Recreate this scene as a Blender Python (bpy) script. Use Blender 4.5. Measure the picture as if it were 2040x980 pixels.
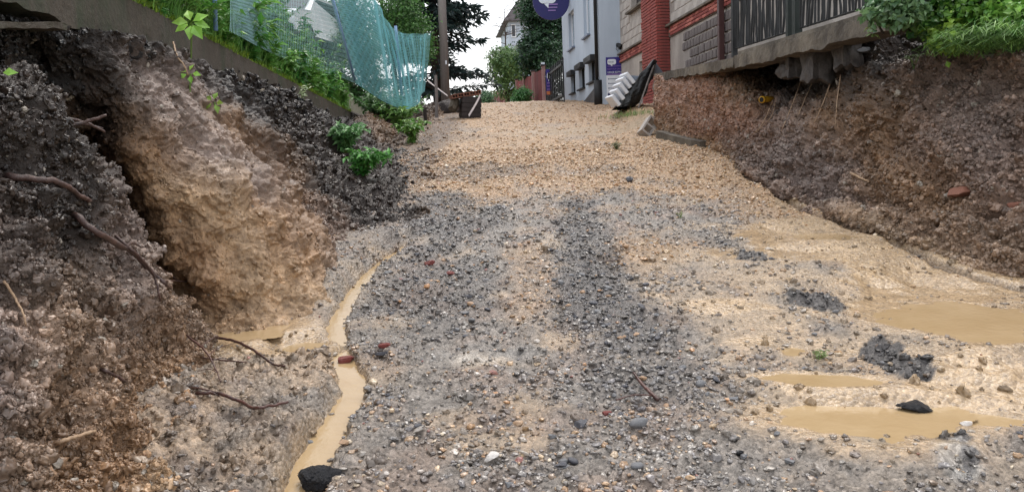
import bpy, bmesh, math, random
import numpy as np
from mathutils import Vector, Matrix
R_ = math.radians
random.seed(7); RNG = np.random.default_rng(11)
scene = bpy.context.scene
for o in list(bpy.data.objects): bpy.data.objects.remove(o)
COL = scene.collection

# ------------------------------------------------------------------ camera
F = 1600.0; CX, CY = 1020.0, 490.0
CAMZ = 1.6; ROLL = R_(2.3)
Yc = Vector(((880-CX)/F, (CY-316)/F, -1)).normalized()
k = (-(-math.sin(ROLL))*Yc.x*-1 - math.cos(ROLL)*Yc.y)
Zc = Vector((-math.sin(ROLL), math.cos(ROLL), (math.sin(ROLL)*Yc.x - math.cos(ROLL)*Yc.y)/Yc.z)).normalized()
Xc = Yc.cross(Zc)
RW = Matrix((Xc, Yc, Zc))                      # camera -> world
CAM = Vector((0, 0, CAMZ))
cam = bpy.data.cameras.new('camera'); cam.sensor_width = 36; cam.lens = F/2040*36
cam.clip_start = 0.05; cam.clip_end = 2000
camo = bpy.data.objects.new('camera', cam); COL.objects.link(camo)
camo.matrix_world = Matrix.Translation(CAM) @ RW.to_4x4()
scene.camera = camo

# ------------------------------------------------------------------ sky, sun, exposure
SUN_EL, SUN_ROT = R_(62), R_(20)
world = bpy.data.worlds.new('World'); scene.world = world; world.use_nodes = True
nt = world.node_tree; nt.nodes.clear()
wo = nt.nodes.new('ShaderNodeOutputWorld')
sky = nt.nodes.new('ShaderNodeTexSky'); sky.sky_type = 'NISHITA'; sky.sun_disc = False
sky.sun_elevation = SUN_EL; sky.sun_rotation = SUN_ROT; sky.dust_density = 4
b1 = nt.nodes.new('ShaderNodeBackground'); b1.inputs[1].default_value = 0.05
nt.links.new(sky.outputs[0], b1.inputs[0])
tc = nt.nodes.new('ShaderNodeTexCoord')
nz = nt.nodes.new('ShaderNodeTexNoise'); nz.inputs['Scale'].default_value = 1.6; nz.inputs['Detail'].default_value = 5
nt.links.new(tc.outputs['Generated'], nz.inputs['Vector'])
cr = nt.nodes.new('ShaderNodeValToRGB')
cr.color_ramp.elements[0].position = .3; cr.color_ramp.elements[0].color = (.93, .955, 1.0, 1)
cr.color_ramp.elements[1].position = .7; cr.color_ramp.elements[1].color = (1.0, 1.0, 1.0, 1)
nt.links.new(nz.outputs[0], cr.inputs[0])
b2 = nt.nodes.new('ShaderNodeBackground'); b2.inputs[1].default_value = 1.02
nt.links.new(cr.outputs[0], b2.inputs[0])
ad = nt.nodes.new('ShaderNodeAddShader')
nt.links.new(b1.outputs[0], ad.inputs[0]); nt.links.new(b2.outputs[0], ad.inputs[1])
nt.links.new(ad.outputs[0], wo.inputs[0])
sl = bpy.data.lights.new('sun', 'SUN'); sl.energy = 1.3; sl.angle = R_(25); sl.color = (1, .96, .9)
so = bpy.data.objects.new('sun', sl); COL.objects.link(so)
so.rotation_euler = (R_(90)-SUN_EL, 0, R_(180)-SUN_ROT); so.location = (0, 0, 30)
vs = scene.view_settings; vs.view_transform = 'Standard'; vs.look = 'None'; vs.exposure = 0.42; vs.gamma = 1

# ------------------------------------------------------------------ pixel helpers
def ray(px, py): return (RW @ Vector(((px-CX)/F, (CY-py)/F, -1))).normalized()
def P(px, py, Y):
    d = ray(px, py); return CAM + d*(Y/d.y)
def PX(px, py, X):
    d = ray(px, py); return CAM + d*(X/d.x)
def hit(px, py):
    dg = bpy.context.evaluated_depsgraph_get()
    ok, loc, nor, idx, ob, m = scene.ray_cast(dg, CAM, ray(px, py))
    return (loc, nor) if ok else (P(px, py, 10), Vector((0, 0, 1)))

# ------------------------------------------------------------------ numpy noise
_perm = np.random.default_rng(3).permutation(256).astype(np.int32); _perm = np.concatenate([_perm, _perm, _perm])
_g = np.random.default_rng(4).normal(size=(256, 3)).astype(np.float32); _g /= np.linalg.norm(_g, axis=1)[:, None]; _gx, _gy, _gz = [np.ascontiguousarray(_g[:, q]) for q in range(3)]
def _perl(p):
    i = np.floor(p).astype(np.int32); f = p-i; i &= 255
    w = f*f*f*(f*(f*6-15)+10); out = np.zeros(p.shape[1], np.float32)
    x, y, z_ = f
    for dx in (0, 1):
        hx = _perm[i[0]+dx]; wx = w[0] if dx else 1-w[0]; fx = x-dx
        for dy in (0, 1):
            hy = _perm[hx+i[1]+dy]; wxy = wx*(w[1] if dy else 1-w[1]); fy = y-dy
            for dz in (0, 1):
                h = _perm[hy+i[2]+dz]
                out += wxy*(w[2] if dz else 1-w[2])*(_gx[h]*fx+_gy[h]*fy+_gz[h]*(z_-dz))
    return out
def perlin(p):
    p = np.asarray(p, np.float32); sh = p.shape[:-1]; p = np.ascontiguousarray(p.reshape(-1, 3).T); n = p.shape[1]; out = np.empty(n, np.float32)
    for k in range(0, n, 16384): out[k:k+16384] = _perl(p[:, k:k+16384])
    return (out*1.5).reshape(sh)
def fbm(p, s, o=4, off=0.):
    r = 0; a = 1.; t = 0
    for i in range(o):
        r = r+a*perlin(p*s+off+i*17.3); t += a; a *= .5; s *= 2.03
    return r/t
def billow(p, s, off=0.): return np.abs(perlin(p*s+off))*2-.5
def sstep(a, b, x):
    t = np.clip((x-a)/(b-a), 0, 1); return t*t*(3-2*t)
def lin(c): return [((v/255)/12.92 if v/255 <= .04045 else ((v/255+.055)/1.055)**2.4) for v in c]

# ------------------------------------------------------------------ materials
def nmat(name):
    m = bpy.data.materials.new(name); m.use_nodes = True
    n = m.node_tree; b = n.nodes['Principled BSDF']; return m, n, b
def N(n, t, **kw):
    x = n.nodes.new(t)
    for a, v in kw.items(): setattr(x, a, v)
    return x
def noise(n, scale, detail=4, rough=.6, vec=None):
    x = N(n, 'ShaderNodeTexNoise'); x.inputs['Scale'].default_value = scale; x.inputs['Detail'].default_value = detail
    x.inputs['Roughness'].default_value = rough
    if vec is not None: n.links.new(vec, x.inputs['Vector'])
    return x
def mrange(n, src, a, b, lo, hi):
    x = N(n, 'ShaderNodeMapRange'); n.links.new(src, x.inputs[0])
    for i, v in zip((1, 2, 3, 4), (a, b, lo, hi)): x.inputs[i].default_value = v
    return x.outputs[0]
def mulcol(n, c, f):
    x = N(n, 'ShaderNodeMix', data_type='RGBA', blend_type='MULTIPLY'); x.inputs[0].default_value = 1
    n.links.new(c, x.inputs[6]); n.links.new(f, x.inputs[7]); return x.outputs[2]
def objvec(n): return N(n, 'ShaderNodeTexCoord').outputs['Object']

def soil_material(name, grain=60., stones=True, bump=1.):
    m, n, b = nmat(name); v = objvec(n)
    a = N(n, 'ShaderNodeAttribute', attribute_name='col'); r = N(n, 'ShaderNodeAttribute', attribute_name='rough')
    n1 = noise(n, grain, 6, .7, v); n2 = noise(n, 9, 4, .6, v)
    f1 = mrange(n, n1.outputs[0], .3, .7, .62, 1.38); f2 = mrange(n, n2.outputs[0], .3, .7, .8, 1.2)
    mm = N(n, 'ShaderNodeMath', operation='MULTIPLY'); n.links.new(f1, mm.inputs[0]); n.links.new(f2, mm.inputs[1])
    c = mulcol(n, a.outputs['Color'], mm.outputs[0])
    if stones:
        vo = N(n, 'ShaderNodeTexVoronoi'); vo.inputs['Scale'].default_value = 48; n.links.new(v, vo.inputs['Vector'])
        hs = N(n, 'ShaderNodeSeparateColor'); n.links.new(vo.outputs['Color'], hs.inputs[0])
        fv = mrange(n, hs.outputs[0], 0, 1, .72, 1.28); c = mulcol(n, c, fv)
    n.links.new(c, b.inputs['Base Color'])
    n3 = noise(n, 30, 3, .6, v)
    rr = N(n, 'ShaderNodeMath', operation='ADD'); n.links.new(r.outputs['Fac'], rr.inputs[0])
    n.links.new(mrange(n, n3.outputs[0], .3, .7, -.09, .09), rr.inputs[1]); n.links.new(rr.outputs[0], b.inputs['Roughness'])
    b.inputs['Specular IOR Level'].default_value = .55
    # fine relief, fading where the surface is smooth and wet
    bs = N(n, 'ShaderNodeMath', operation='MULTIPLY'); bs.inputs[1].default_value = bump
    n.links.new(mrange(n, r.outputs['Fac'], .12, .36, .06, 1.), bs.inputs[0])
    bp = N(n, 'ShaderNodeBump'); bp.inputs['Distance'].default_value = .018
    n.links.new(bs.outputs[0], bp.inputs['Strength'])
    if stones:
        ad = N(n, 'ShaderNodeMath', operation='SUBTRACT'); n.links.new(n1.outputs[0], ad.inputs[0]); n.links.new(vo.outputs['Distance'], ad.inputs[1])
        n.links.new(ad.outputs[0], bp.inputs['Height'])
    else: n.links.new(n1.outputs[0], bp.inputs['Height'])
    n.links.new(bp.outputs[0], b.inputs['Normal']); return m
M = {}
M['soil'] = soil_material('wet soil', 55, False, 1.0)
M['road'] = soil_material('wet gravel', 70, True, .9)

def simple(name, col, rough=.6, var=.25, scale=12., bump=.3, metal=0., bscale=None, spec=.5, dist=.01):
    m, n, b = nmat(name); v = objvec(n); n1 = noise(n, scale, 6, .65, v)
    rgb = N(n, 'ShaderNodeRGB'); rgb.outputs[0].default_value = (*col, 1)
    n.links.new(mulcol(n, rgb.outputs[0], mrange(n, n1.outputs[0], .25, .75, 1-var, 1+var)), b.inputs['Base Color'])
    n.links.new(mrange(n, n1.outputs[0], .3, .7, max(rough-.12, .03), min(rough+.12, 1)), b.inputs['Roughness'])
    b.inputs['Metallic'].default_value = metal; b.inputs['Specular IOR Level'].default_value = spec
    if bump:
        n2 = noise(n, bscale or scale*5, 5, .7, v); bp = N(n, 'ShaderNodeBump'); bp.inputs['Distance'].default_value = dist
        bp.inputs['Strength'].default_value = bump; n.links.new(n2.outputs[0], bp.inputs['Height']); n.links.new(bp.outputs[0], b.inputs['Normal'])
    return m
def two_tone(name, c1, c2, scale, lo, hi, rough=.8, bump=.5, bscale=40, zstretch=1., fine=.25, dist=.01):
    m, n, b = nmat(name); v = objvec(n)
    mp = N(n, 'ShaderNodeMapping'); mp.inputs['Scale'].default_value = (1, 1, zstretch); n.links.new(v, mp.inputs[0])
    n1 = noise(n, scale, 7, .68, mp.outputs[0]); n2 = noise(n, bscale, 5, .7, v)
    mx = N(n, 'ShaderNodeMix', data_type='RGBA'); mx.inputs[6].default_value = (*c1, 1); mx.inputs[7].default_value = (*c2, 1)
    n.links.new(mrange(n, n1.outputs[0], lo, hi, 0, 1), mx.inputs[0])
    n.links.new(mulcol(n, mx.outputs[2], mrange(n, n2.outputs[0], .25, .75, 1-fine, 1+fine)), b.inputs['Base Color'])
    b.inputs['Roughness'].default_value = rough
    bp = N(n, 'ShaderNodeBump'); bp.inputs['Strength'].default_value = bump; bp.inputs['Distance'].default_value = dist
    n.links.new(n2.outputs[0], bp.inputs['Height']); n.links.new(bp.outputs[0], b.inputs['Normal']); return m
def leaf_material(name):
    m, n, b = nmat(name)
    a = N(n, 'ShaderNodeAttribute', attribute_name='col'); v = objvec(n); n1 = noise(n, 8, 3, .6, v)
    c = mulcol(n, a.outputs['Color'], mrange(n, n1.outputs[0], .3, .7, .8, 1.2))
    n.links.new(c, b.inputs['Base Color']); b.inputs['Roughness'].default_value = .42
    tr = N(n, 'ShaderNodeBsdfTranslucent'); n.links.new(c, tr.inputs[0])
    mx = N(n, 'ShaderNodeMixShader'); mx.inputs[0].default_value = .3
    n.links.new(b.outputs[0], mx.inputs[1]); n.links.new(tr.outputs[0], mx.inputs[2])
    n.links.new(mx.outputs[0], n.nodes['Material Output'].inputs[0]); return m
M['leaf'] = leaf_material('leaf')
M['concrete'] = two_tone('weathered concrete', lin((118, 109, 96)), lin((66, 58, 49)), 2.2, .36, .6, .75, .6, 35, .6)
M['mossy'] = two_tone('mossy dark concrete', lin((64, 56, 46)), lin((44, 50, 30)), 3.2, .48, .66, .8, .8, 30, .35, .4)
M['white_wall'] = two_tone('pale blue render', lin((184, 194, 206)), lin((160, 171, 184)), .8, .35, .75, .85, .25, 60, .35, .08)
M['grey_wall'] = two_tone('grey render', lin((172, 164, 156)), lin((136, 128, 122)), .9, .4, .65, .9, .5, 45, .6, .18)
M['block'] = two_tone('grey concrete block', lin((112, 104, 102)), lin((90, 83, 82)), 3, .4, .65, .9, .7, 60, 1, .25)
M['pale_block'] = two_tone('pale aerated block', lin((176, 169, 162)), lin((152, 144, 138)), 2, .4, .65, .9, .5, 50, 1, .15)
M['brick'] = two_tone('red brick', lin((150, 72, 64)), lin((112, 54, 50)), 4, .35, .65, .85, .6, 60, 1, .25)
M['mortar'] = simple('mortar', lin((96, 84, 78)), .9, .2, 20, .5)
M['black'] = simple('black metal', (.006, .006, .007), .6, .2, 8, .1)
M['blackplastic'] = simple('black plastic sheet', (.008, .008, .009), .3, .3, 5, .6, bscale=6, dist=.03)
M['darkgreen'] = simple('dark green metal', (.007, .013, .010), .6, .2, 8, .1)
M['brownmetal'] = simple('brown painted steel', lin((66, 36, 34)), .5, .2, 8, .15)
M['glass'] = simple('window glass', (.03, .035, .045), .08, .2, 3, 0)
M['whiteframe'] = simple('white plastic', (.75, .77, .8), .4, .05, 5, 0)
M['purple'] = simple('indigo sign', lin((44, 32, 120)), .5, .1, 5, 0)
M['darkpurple'] = simple('dark indigo sign', lin((30, 26, 92)), .5, .1, 5, 0)
M['signwhite'] = simple('white sign print', (.72, .75, .8), .5, .05, 5, 0)
M['signlilac'] = simple('lilac sign print', lin((140, 110, 170)), .5, .05, 5, 0)
M['signgrey'] = simple('grey sign print', lin((110, 120, 140)), .5, .05, 5, 0)
M['orange'] = simple('orange print', lin((190, 110, 60)), .5, .2, 9, 0)
M['wood'] = two_tone('weathered wood', lin((134, 126, 122)), lin((100, 94, 92)), 3, .35, .65, .8, .5, 30, .08)
M['darkwood'] = two_tone('dark wet wood', lin((46, 34, 32)), lin((26, 20, 20)), 4, .35, .65, .6, .5, 30, .3)
M['redwood'] = two_tone('red painted boards', lin((118, 40, 40)), lin((84, 28, 30)), 2, .35, .65, .95, .4, 30, .2)
M['rustpost'] = simple('pinkish concrete post', lin((150, 116, 112)), .8, .25, 6, .4)
M['bark'] = two_tone('bark', lin((78, 66, 58)), lin((44, 37, 33)), 6, .35, .65, .9, .8, 30, .3)
M['root'] = two_tone('wet root', lin((92, 66, 58)), lin((50, 36, 34)), 12, .35, .65, .45, .6, 60)
M['redtwig'] = two_tone('wet reddish twig', lin((96, 62, 54)), lin((58, 40, 36)), 14, .35, .65, .35, .4, 70)
M['paletwig'] = two_tone('pale dry twig', lin((186, 158, 128)), lin((140, 112, 88)), 14, .35, .65, .6, .4, 70)
M['net'] = simple('teal plastic net', lin((138, 204, 212)), .45, .12, 4, 0)
M['wire'] = simple('galvanised wire', lin((150, 190, 196)), .4, .12, 4, 0)
M['bluepost'] = simple('pale blue post', lin((116, 146, 186)), .5, .2, 8, .2)
M['tape'] = simple('white barrier tape', (.72, .66, .66), .5, .15, 20, 0)
M['yellow'] = simple('yellow gas pipe', lin((214, 160, 40)), .4, .15, 8, .1)
M['carpaint'] = simple('white car paint', (.78, .8, .82), .25, .04, 3, 0)
M['tyre'] = simple('tyre rubber', (.015, .015, .016), .8, .2, 20, .3)
M['rim'] = simple('grey wheel rim', (.35, .36, .38), .35, .1, 10, 0, metal=.7)
M['lamp'] = simple('clear lamp', (.5, .52, .55), .12, .1, 10, 0)
M['roof'] = two_tone('grey roof', lin((112, 108, 112)), lin((84, 80, 84)), 3, .35, .65, .8, .4, 20)
M['redstone'] = simple('wet red brick chip', lin((122, 56, 50)), .4, .4, 30, .6)
M['asphalt'] = simple('wet asphalt lump', lin((46, 47, 52)), .42, .6, 50, 1., bscale=70, dist=.02)
M['white_stone'] = simple('white stone', lin((212, 206, 200)), .5, .15, 30, .4)
M['grey_stone'] = simple('grey stone', lin((112, 112, 114)), .4, .25, 30, .4)
M['dark_stone'] = simple('dark slate stone', lin((74, 74, 80)), .35, .25, 30, .4)
M['tan_stone'] = simple('ochre stone', lin((168, 136, 106)), .4, .25, 30, .4)
M['terracotta'] = simple('terracotta tile', lin((132, 86, 68)), .7, .25, 14, .5)
M['polystyrene'] = simple('white insulating block', (.68, .70, .74), .8, .08, 10, .3)
M['tarpgrey'] = simple('grey foil', lin((104, 112, 124)), .3, .3, 4, .6, bscale=6, dist=.03)

def water_material():
    m, n, b = nmat('muddy water'); v = objvec(n)
    n1 = noise(n, 3.2, 5, .6, v); mx = N(n, 'ShaderNodeMix', data_type='RGBA')
    mx.inputs[6].default_value = (*lin((164, 139, 103)), 1); mx.inputs[7].default_value = (*lin((174, 150, 115)), 1)
    n.links.new(mrange(n, n1.outputs[0], .35, .65, 0, 1), mx.inputs[0]); n.links.new(mx.outputs[2], b.inputs['Base Color'])
    b.inputs['Roughness'].default_value = .07; b.inputs['IOR'].default_value = 1.33
    n2 = noise(n, 26, 3, .5, v); bp = N(n, 'ShaderNodeBump'); bp.inputs['Strength'].default_value = .22; bp.inputs['Distance'].default_value = .01
    n.links.new(n2.outputs[0], bp.inputs['Height']); n.links.new(bp.outputs[0], b.inputs['Normal']); return m
M['water'] = water_material()

# ------------------------------------------------------------------ object helpers
def tag(o, label=None, cat=None, group=None, kind=None):
    if label: o['label'] = label
    if cat: o['category'] = cat
    if group: o['group'] = group
    if kind: o['kind'] = kind
    return o
def empty(name, loc=(0, 0, 0), rz=0.):
    o = bpy.data.objects.new(name, None); COL.objects.link(o); o.location = loc; o.rotation_euler = (0, 0, rz)
    o.empty_display_size = .1; return o
def link(name, me, mat=None, parent=None):
    o = bpy.data.objects.new(name, me); COL.objects.link(o)
    if mat is not None and not me.materials: me.materials.append(M[mat] if isinstance(mat, str) else mat)
    if parent is not None:
        o.parent = parent
        o.matrix_parent_inverse = Matrix.Identity(4)
    return o
class MB:
    def __init__(s): s.v = []; s.f = []
    def add(s, vs, fs):
        k = len(s.v); s.v += [tuple(p) for p in vs]; s.f += [tuple(i+k for i in f) for f in fs]; return s
    def box(s, c, size, rot=None):
        x, y, z = [q/2 for q in size]
        pts = [Vector((a*x, b*y, d*z)) for d in (-1, 1) for b in (-1, 1) for a in (-1, 1)]
        if rot is not None: pts = [rot @ p for p in pts]
        return s.add([p+Vector(c) for p in pts], [(0, 2, 3, 1), (4, 5, 7, 6), (0, 1, 5, 4), (2, 6, 7, 3), (0, 4, 6, 2), (1, 3, 7, 5)])
    def tube(s, pts, rads, seg=6, cap=True):
        pts = [Vector(p) for p in pts]; rings = []; n = len(pts)
        if not hasattr(rads, '__len__'): rads = [rads]*n
        up = Vector((.31, .2, .93))
        for i, p in enumerate(pts):
            t = (pts[min(i+1, n-1)]-pts[max(i-1, 0)]).normalized()
            if abs(t.dot(up)) > .96: up = Vector((.9, .3, .1))
            a = t.cross(up).normalized(); b = t.cross(a)
            rings.append([p+(a*math.cos(2*math.pi*j/seg)+b*math.sin(2*math.pi*j/seg))*rads[i] for j in range(seg)])
        vs = [q for r in rings for q in r]; fs = []
        for i in range(n-1):
            for j in range(seg):
                fs.append((i*seg+j, i*seg+(j+1) % seg, (i+1)*seg+(j+1) % seg, (i+1)*seg+j))
        if cap: fs += [tuple(range(seg-1, -1, -1)), tuple(range((n-1)*seg, n*seg))]
        return s.add(vs, fs)
    def mesh(s, name, smooth=False):
        me = bpy.data.meshes.new(name); me.from_pydata(s.v, [], s.f)
        bm = bmesh.new(); bm.from_mesh(me); bmesh.ops.recalc_face_normals(bm, faces=bm.faces); bm.to_mesh(me); bm.free()
        if smooth: me.polygons.foreach_set('use_smooth', [True]*len(me.polygons))
        me.update(); return me
    def build(s, name, mat, parent=None, smooth=False, loc=None):
        """world coordinates in, object origin moved to loc (or the mesh stays where it is under its parent)"""
        off = Vector((0, 0, 0))
        if parent is not None:
            rt = parent
            while rt.parent is not None: rt = rt.parent
            off = Vector(rt.location)
        if loc is not None: off = Vector(loc)
        if off.length: s.v = [tuple(Vector(p)-off) for p in s.v]
        o = link(name, s.mesh(name, smooth), mat, parent)
        if loc is not None:
            o.location = loc if parent is None else (0, 0, 0)
        return o
def smooth_line(pts, n):
    pts = np.array([tuple(p) for p in pts], float); return cr1(pts, n, 0)
def cr1(a, n, axis):
    a = np.moveaxis(np.asarray(a, float), axis, 0); m = len(a)
    t = np.linspace(0, m-1, n); i = np.clip(np.floor(t).astype(int), 0, m-2); f = (t-i).reshape((-1,)+(1,)*(a.ndim-1))
    g = lambda q: a[np.clip(q, 0, m-1)]
    p0 = np.where((i == 0).reshape(f.shape), 2*g(i)-g(i+1), g(i-1)); p1, p2 = g(i), g(i+1)
    p3 = np.where((i+2 > m-1).reshape(f.shape), 2*g(i+1)-g(i), g(i+2))
    r = .5*((2*p1)+(p2-p0)*f+(2*p0-5*p1+4*p2-p3)*f**2+(3*p1-p0-3*p2+p3)*f**3)
    return np.moveaxis(r, 0, axis)
def raw_mesh(name, V, quads, smooth=True):
    me = bpy.data.meshes.new(name); me.vertices.add(len(V)); me.vertices.foreach_set('co', np.ascontiguousarray(V, np.float32).ravel())
    nq, w = quads.shape
    me.loops.add(nq*w); me.loops.foreach_set('vertex_index', np.ascontiguousarray(quads, np.int32).ravel())
    me.polygons.add(nq); me.polygons.foreach_set('loop_start', np.arange(0, nq*w, w, dtype=np.int32))
    me.polygons.foreach_set('use_smooth', np.full(nq, smooth)); me.update(calc_edges=True); me.validate(); return me
def set_col(me, col):
    a = me.attributes.new('col', 'FLOAT_COLOR', 'POINT'); c = np.ones((len(me.vertices), 4), np.float32); c[:, :3] = col.reshape(-1, 3)
    a.data.foreach_set('color', c.ravel())
def set_f(me, name, val):
    a = me.attributes.new(name, 'FLOAT', 'POINT'); a.data.foreach_set('value', np.ascontiguousarray(val, np.float32).ravel())
def grid_mesh(name, V, col, rough, mat):
    nr, nc = V.shape[:2]; i = np.arange(nr*nc).reshape(nr, nc)
    q = np.stack([i[:-1, :-1], i[:-1, 1:], i[1:, 1:], i[1:, :-1]], -1).reshape(-1, 4)
    me = raw_mesh(name, V.reshape(-1, 3), q); set_col(me, col); set_f(me, 'rough', rough)
    return link(name, me, mat)
def normals(V):
    n = np.cross(np.gradient(V, axis=1), np.gradient(V, axis=0)); n /= np.linalg.norm(n, axis=-1, keepdims=True)+1e-9
    s = np.sum(n*(np.array([0, 0, CAMZ+3])-V), -1, keepdims=True); return np.where(np.mean(s) < 0, -n, n)

# ------------------------------------------------------------------ road surface
def zr(Y):
    Y = np.asarray(Y, float)
    return np.where(Y < 24, .12*Y, .12*24+.12*(24+(1-np.exp(-(np.maximum(Y, 24)-24)/14.))*14.-24)+.008*(np.maximum(Y, 24)-24))
def road_pt(px, py):
    d = ray(px, py); t = 1.0
    lo, hi = .5, 60.
    g = lambda Y: (CAM+d*(Y/d.y)).z-float(zr(Y))
    prev = g(lo); Y = lo
    while Y < 60:
        Y2 = Y+.25
        if prev > 0 and g(Y2) <= 0:
            a, b = Y, Y2
            for _ in range(20):
                c = (a+b)/2
                if g(c) > 0: a = c
                else: b = c
            return CAM+d*(a/d.y)
        prev = g(Y2); Y = Y2
    return P(px, py, 32)
STREAM = [road_pt(*p) for p in [(560, 1050), (592, 980), (618, 905), (655, 850), (688, 790), (704, 745), (684, 715), (667, 665), (675, 620), (700, 580), (745, 525), (790, 493), (818, 468)]]
STREAM = smooth_line(STREAM, 120)
TOE = smooth_line([road_pt(*p) for p in [(1430, 306), (1500, 358), (1600, 414), (1680, 443), (1760, 474), (1830, 506), (1890, 530), (1960, 548), (2060, 572)]], 26)
def dist_poly(X, Y, pts):
    best = np.full(X.shape, 1e9); side = np.zeros(X.shape); par = np.zeros(X.shape)
    for k in range(len(pts)-1):
        a, b = pts[k][:2], pts[k+1][:2]; d = b-a; L = d@d+1e-9
        t = np.clip(((X-a[0])*d[0]+(Y-a[1])*d[1])/L, 0, 1)
        dx, dy = X-(a[0]+t*d[0]), Y-(a[1]+t*d[1]); dd = np.hypot(dx, dy)
        s = d[0]*(Y-a[1])-d[1]*(X-a[0]); u = dd < best
        best = np.where(u, dd, best); side = np.where(u, s, side); par = np.where(u, (k+t)/(len(pts)-1), par)
    return best, side, par            # side > 0: left of the line
def blob(X, Y, px, py, rx, ry, ang=0., soft=.5):
    """soft mask of a patch of ground whose centre and half axes were read off the photo, laid out on the ground in metres"""
    c = road_pt(px, py); ex = (road_pt(px+rx, py)-road_pt(px-rx, py)).length/2; ey = abs(road_pt(px, py-ry).y-road_pt(px, py+ry).y)/2
    dx, dy = X-c.x, Y-c.y; a = math.atan2(c.x, c.y)*.85+ang
    u, w = dx*math.cos(a)-dy*math.sin(a), dx*math.sin(a)+dy*math.cos(a)
    r = np.hypot(u/ex, w/ey); return c, r
PUDDLES = [(1700, 830, 185, 58), (1905, 628, 135, 72), (1582, 698, 24, 17), (500, 652, 62, 36), (1960, 835, 90, 20), (605, 690, 46, 14), (1620, 755, 120, 22), (1640, 470, 70, 16)]
def puddle_data():
    out = []
    for p in PUDDLES:
        c = road_pt(p[0], p[1]); ex = (road_pt(p[0]+p[2], p[1])-road_pt(p[0]-p[2], p[1])).length/2
        ey = abs(road_pt(p[0], p[1]-p[3]).y-road_pt(p[0], p[1]+p[3]).y)/2
        out.append((c, ex, ey, math.atan2(c.x, c.y)*.85))
    return out
PD = puddle_data()
def ell(X, Y, c, ex, ey, a):
    dx, dy = X-c.x, Y-c.y; u, w = dx*math.cos(a)-dy*math.sin(a), dx*math.sin(a)+dy*math.cos(a); return np.hypot(u/ex, w/ey)

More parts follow.
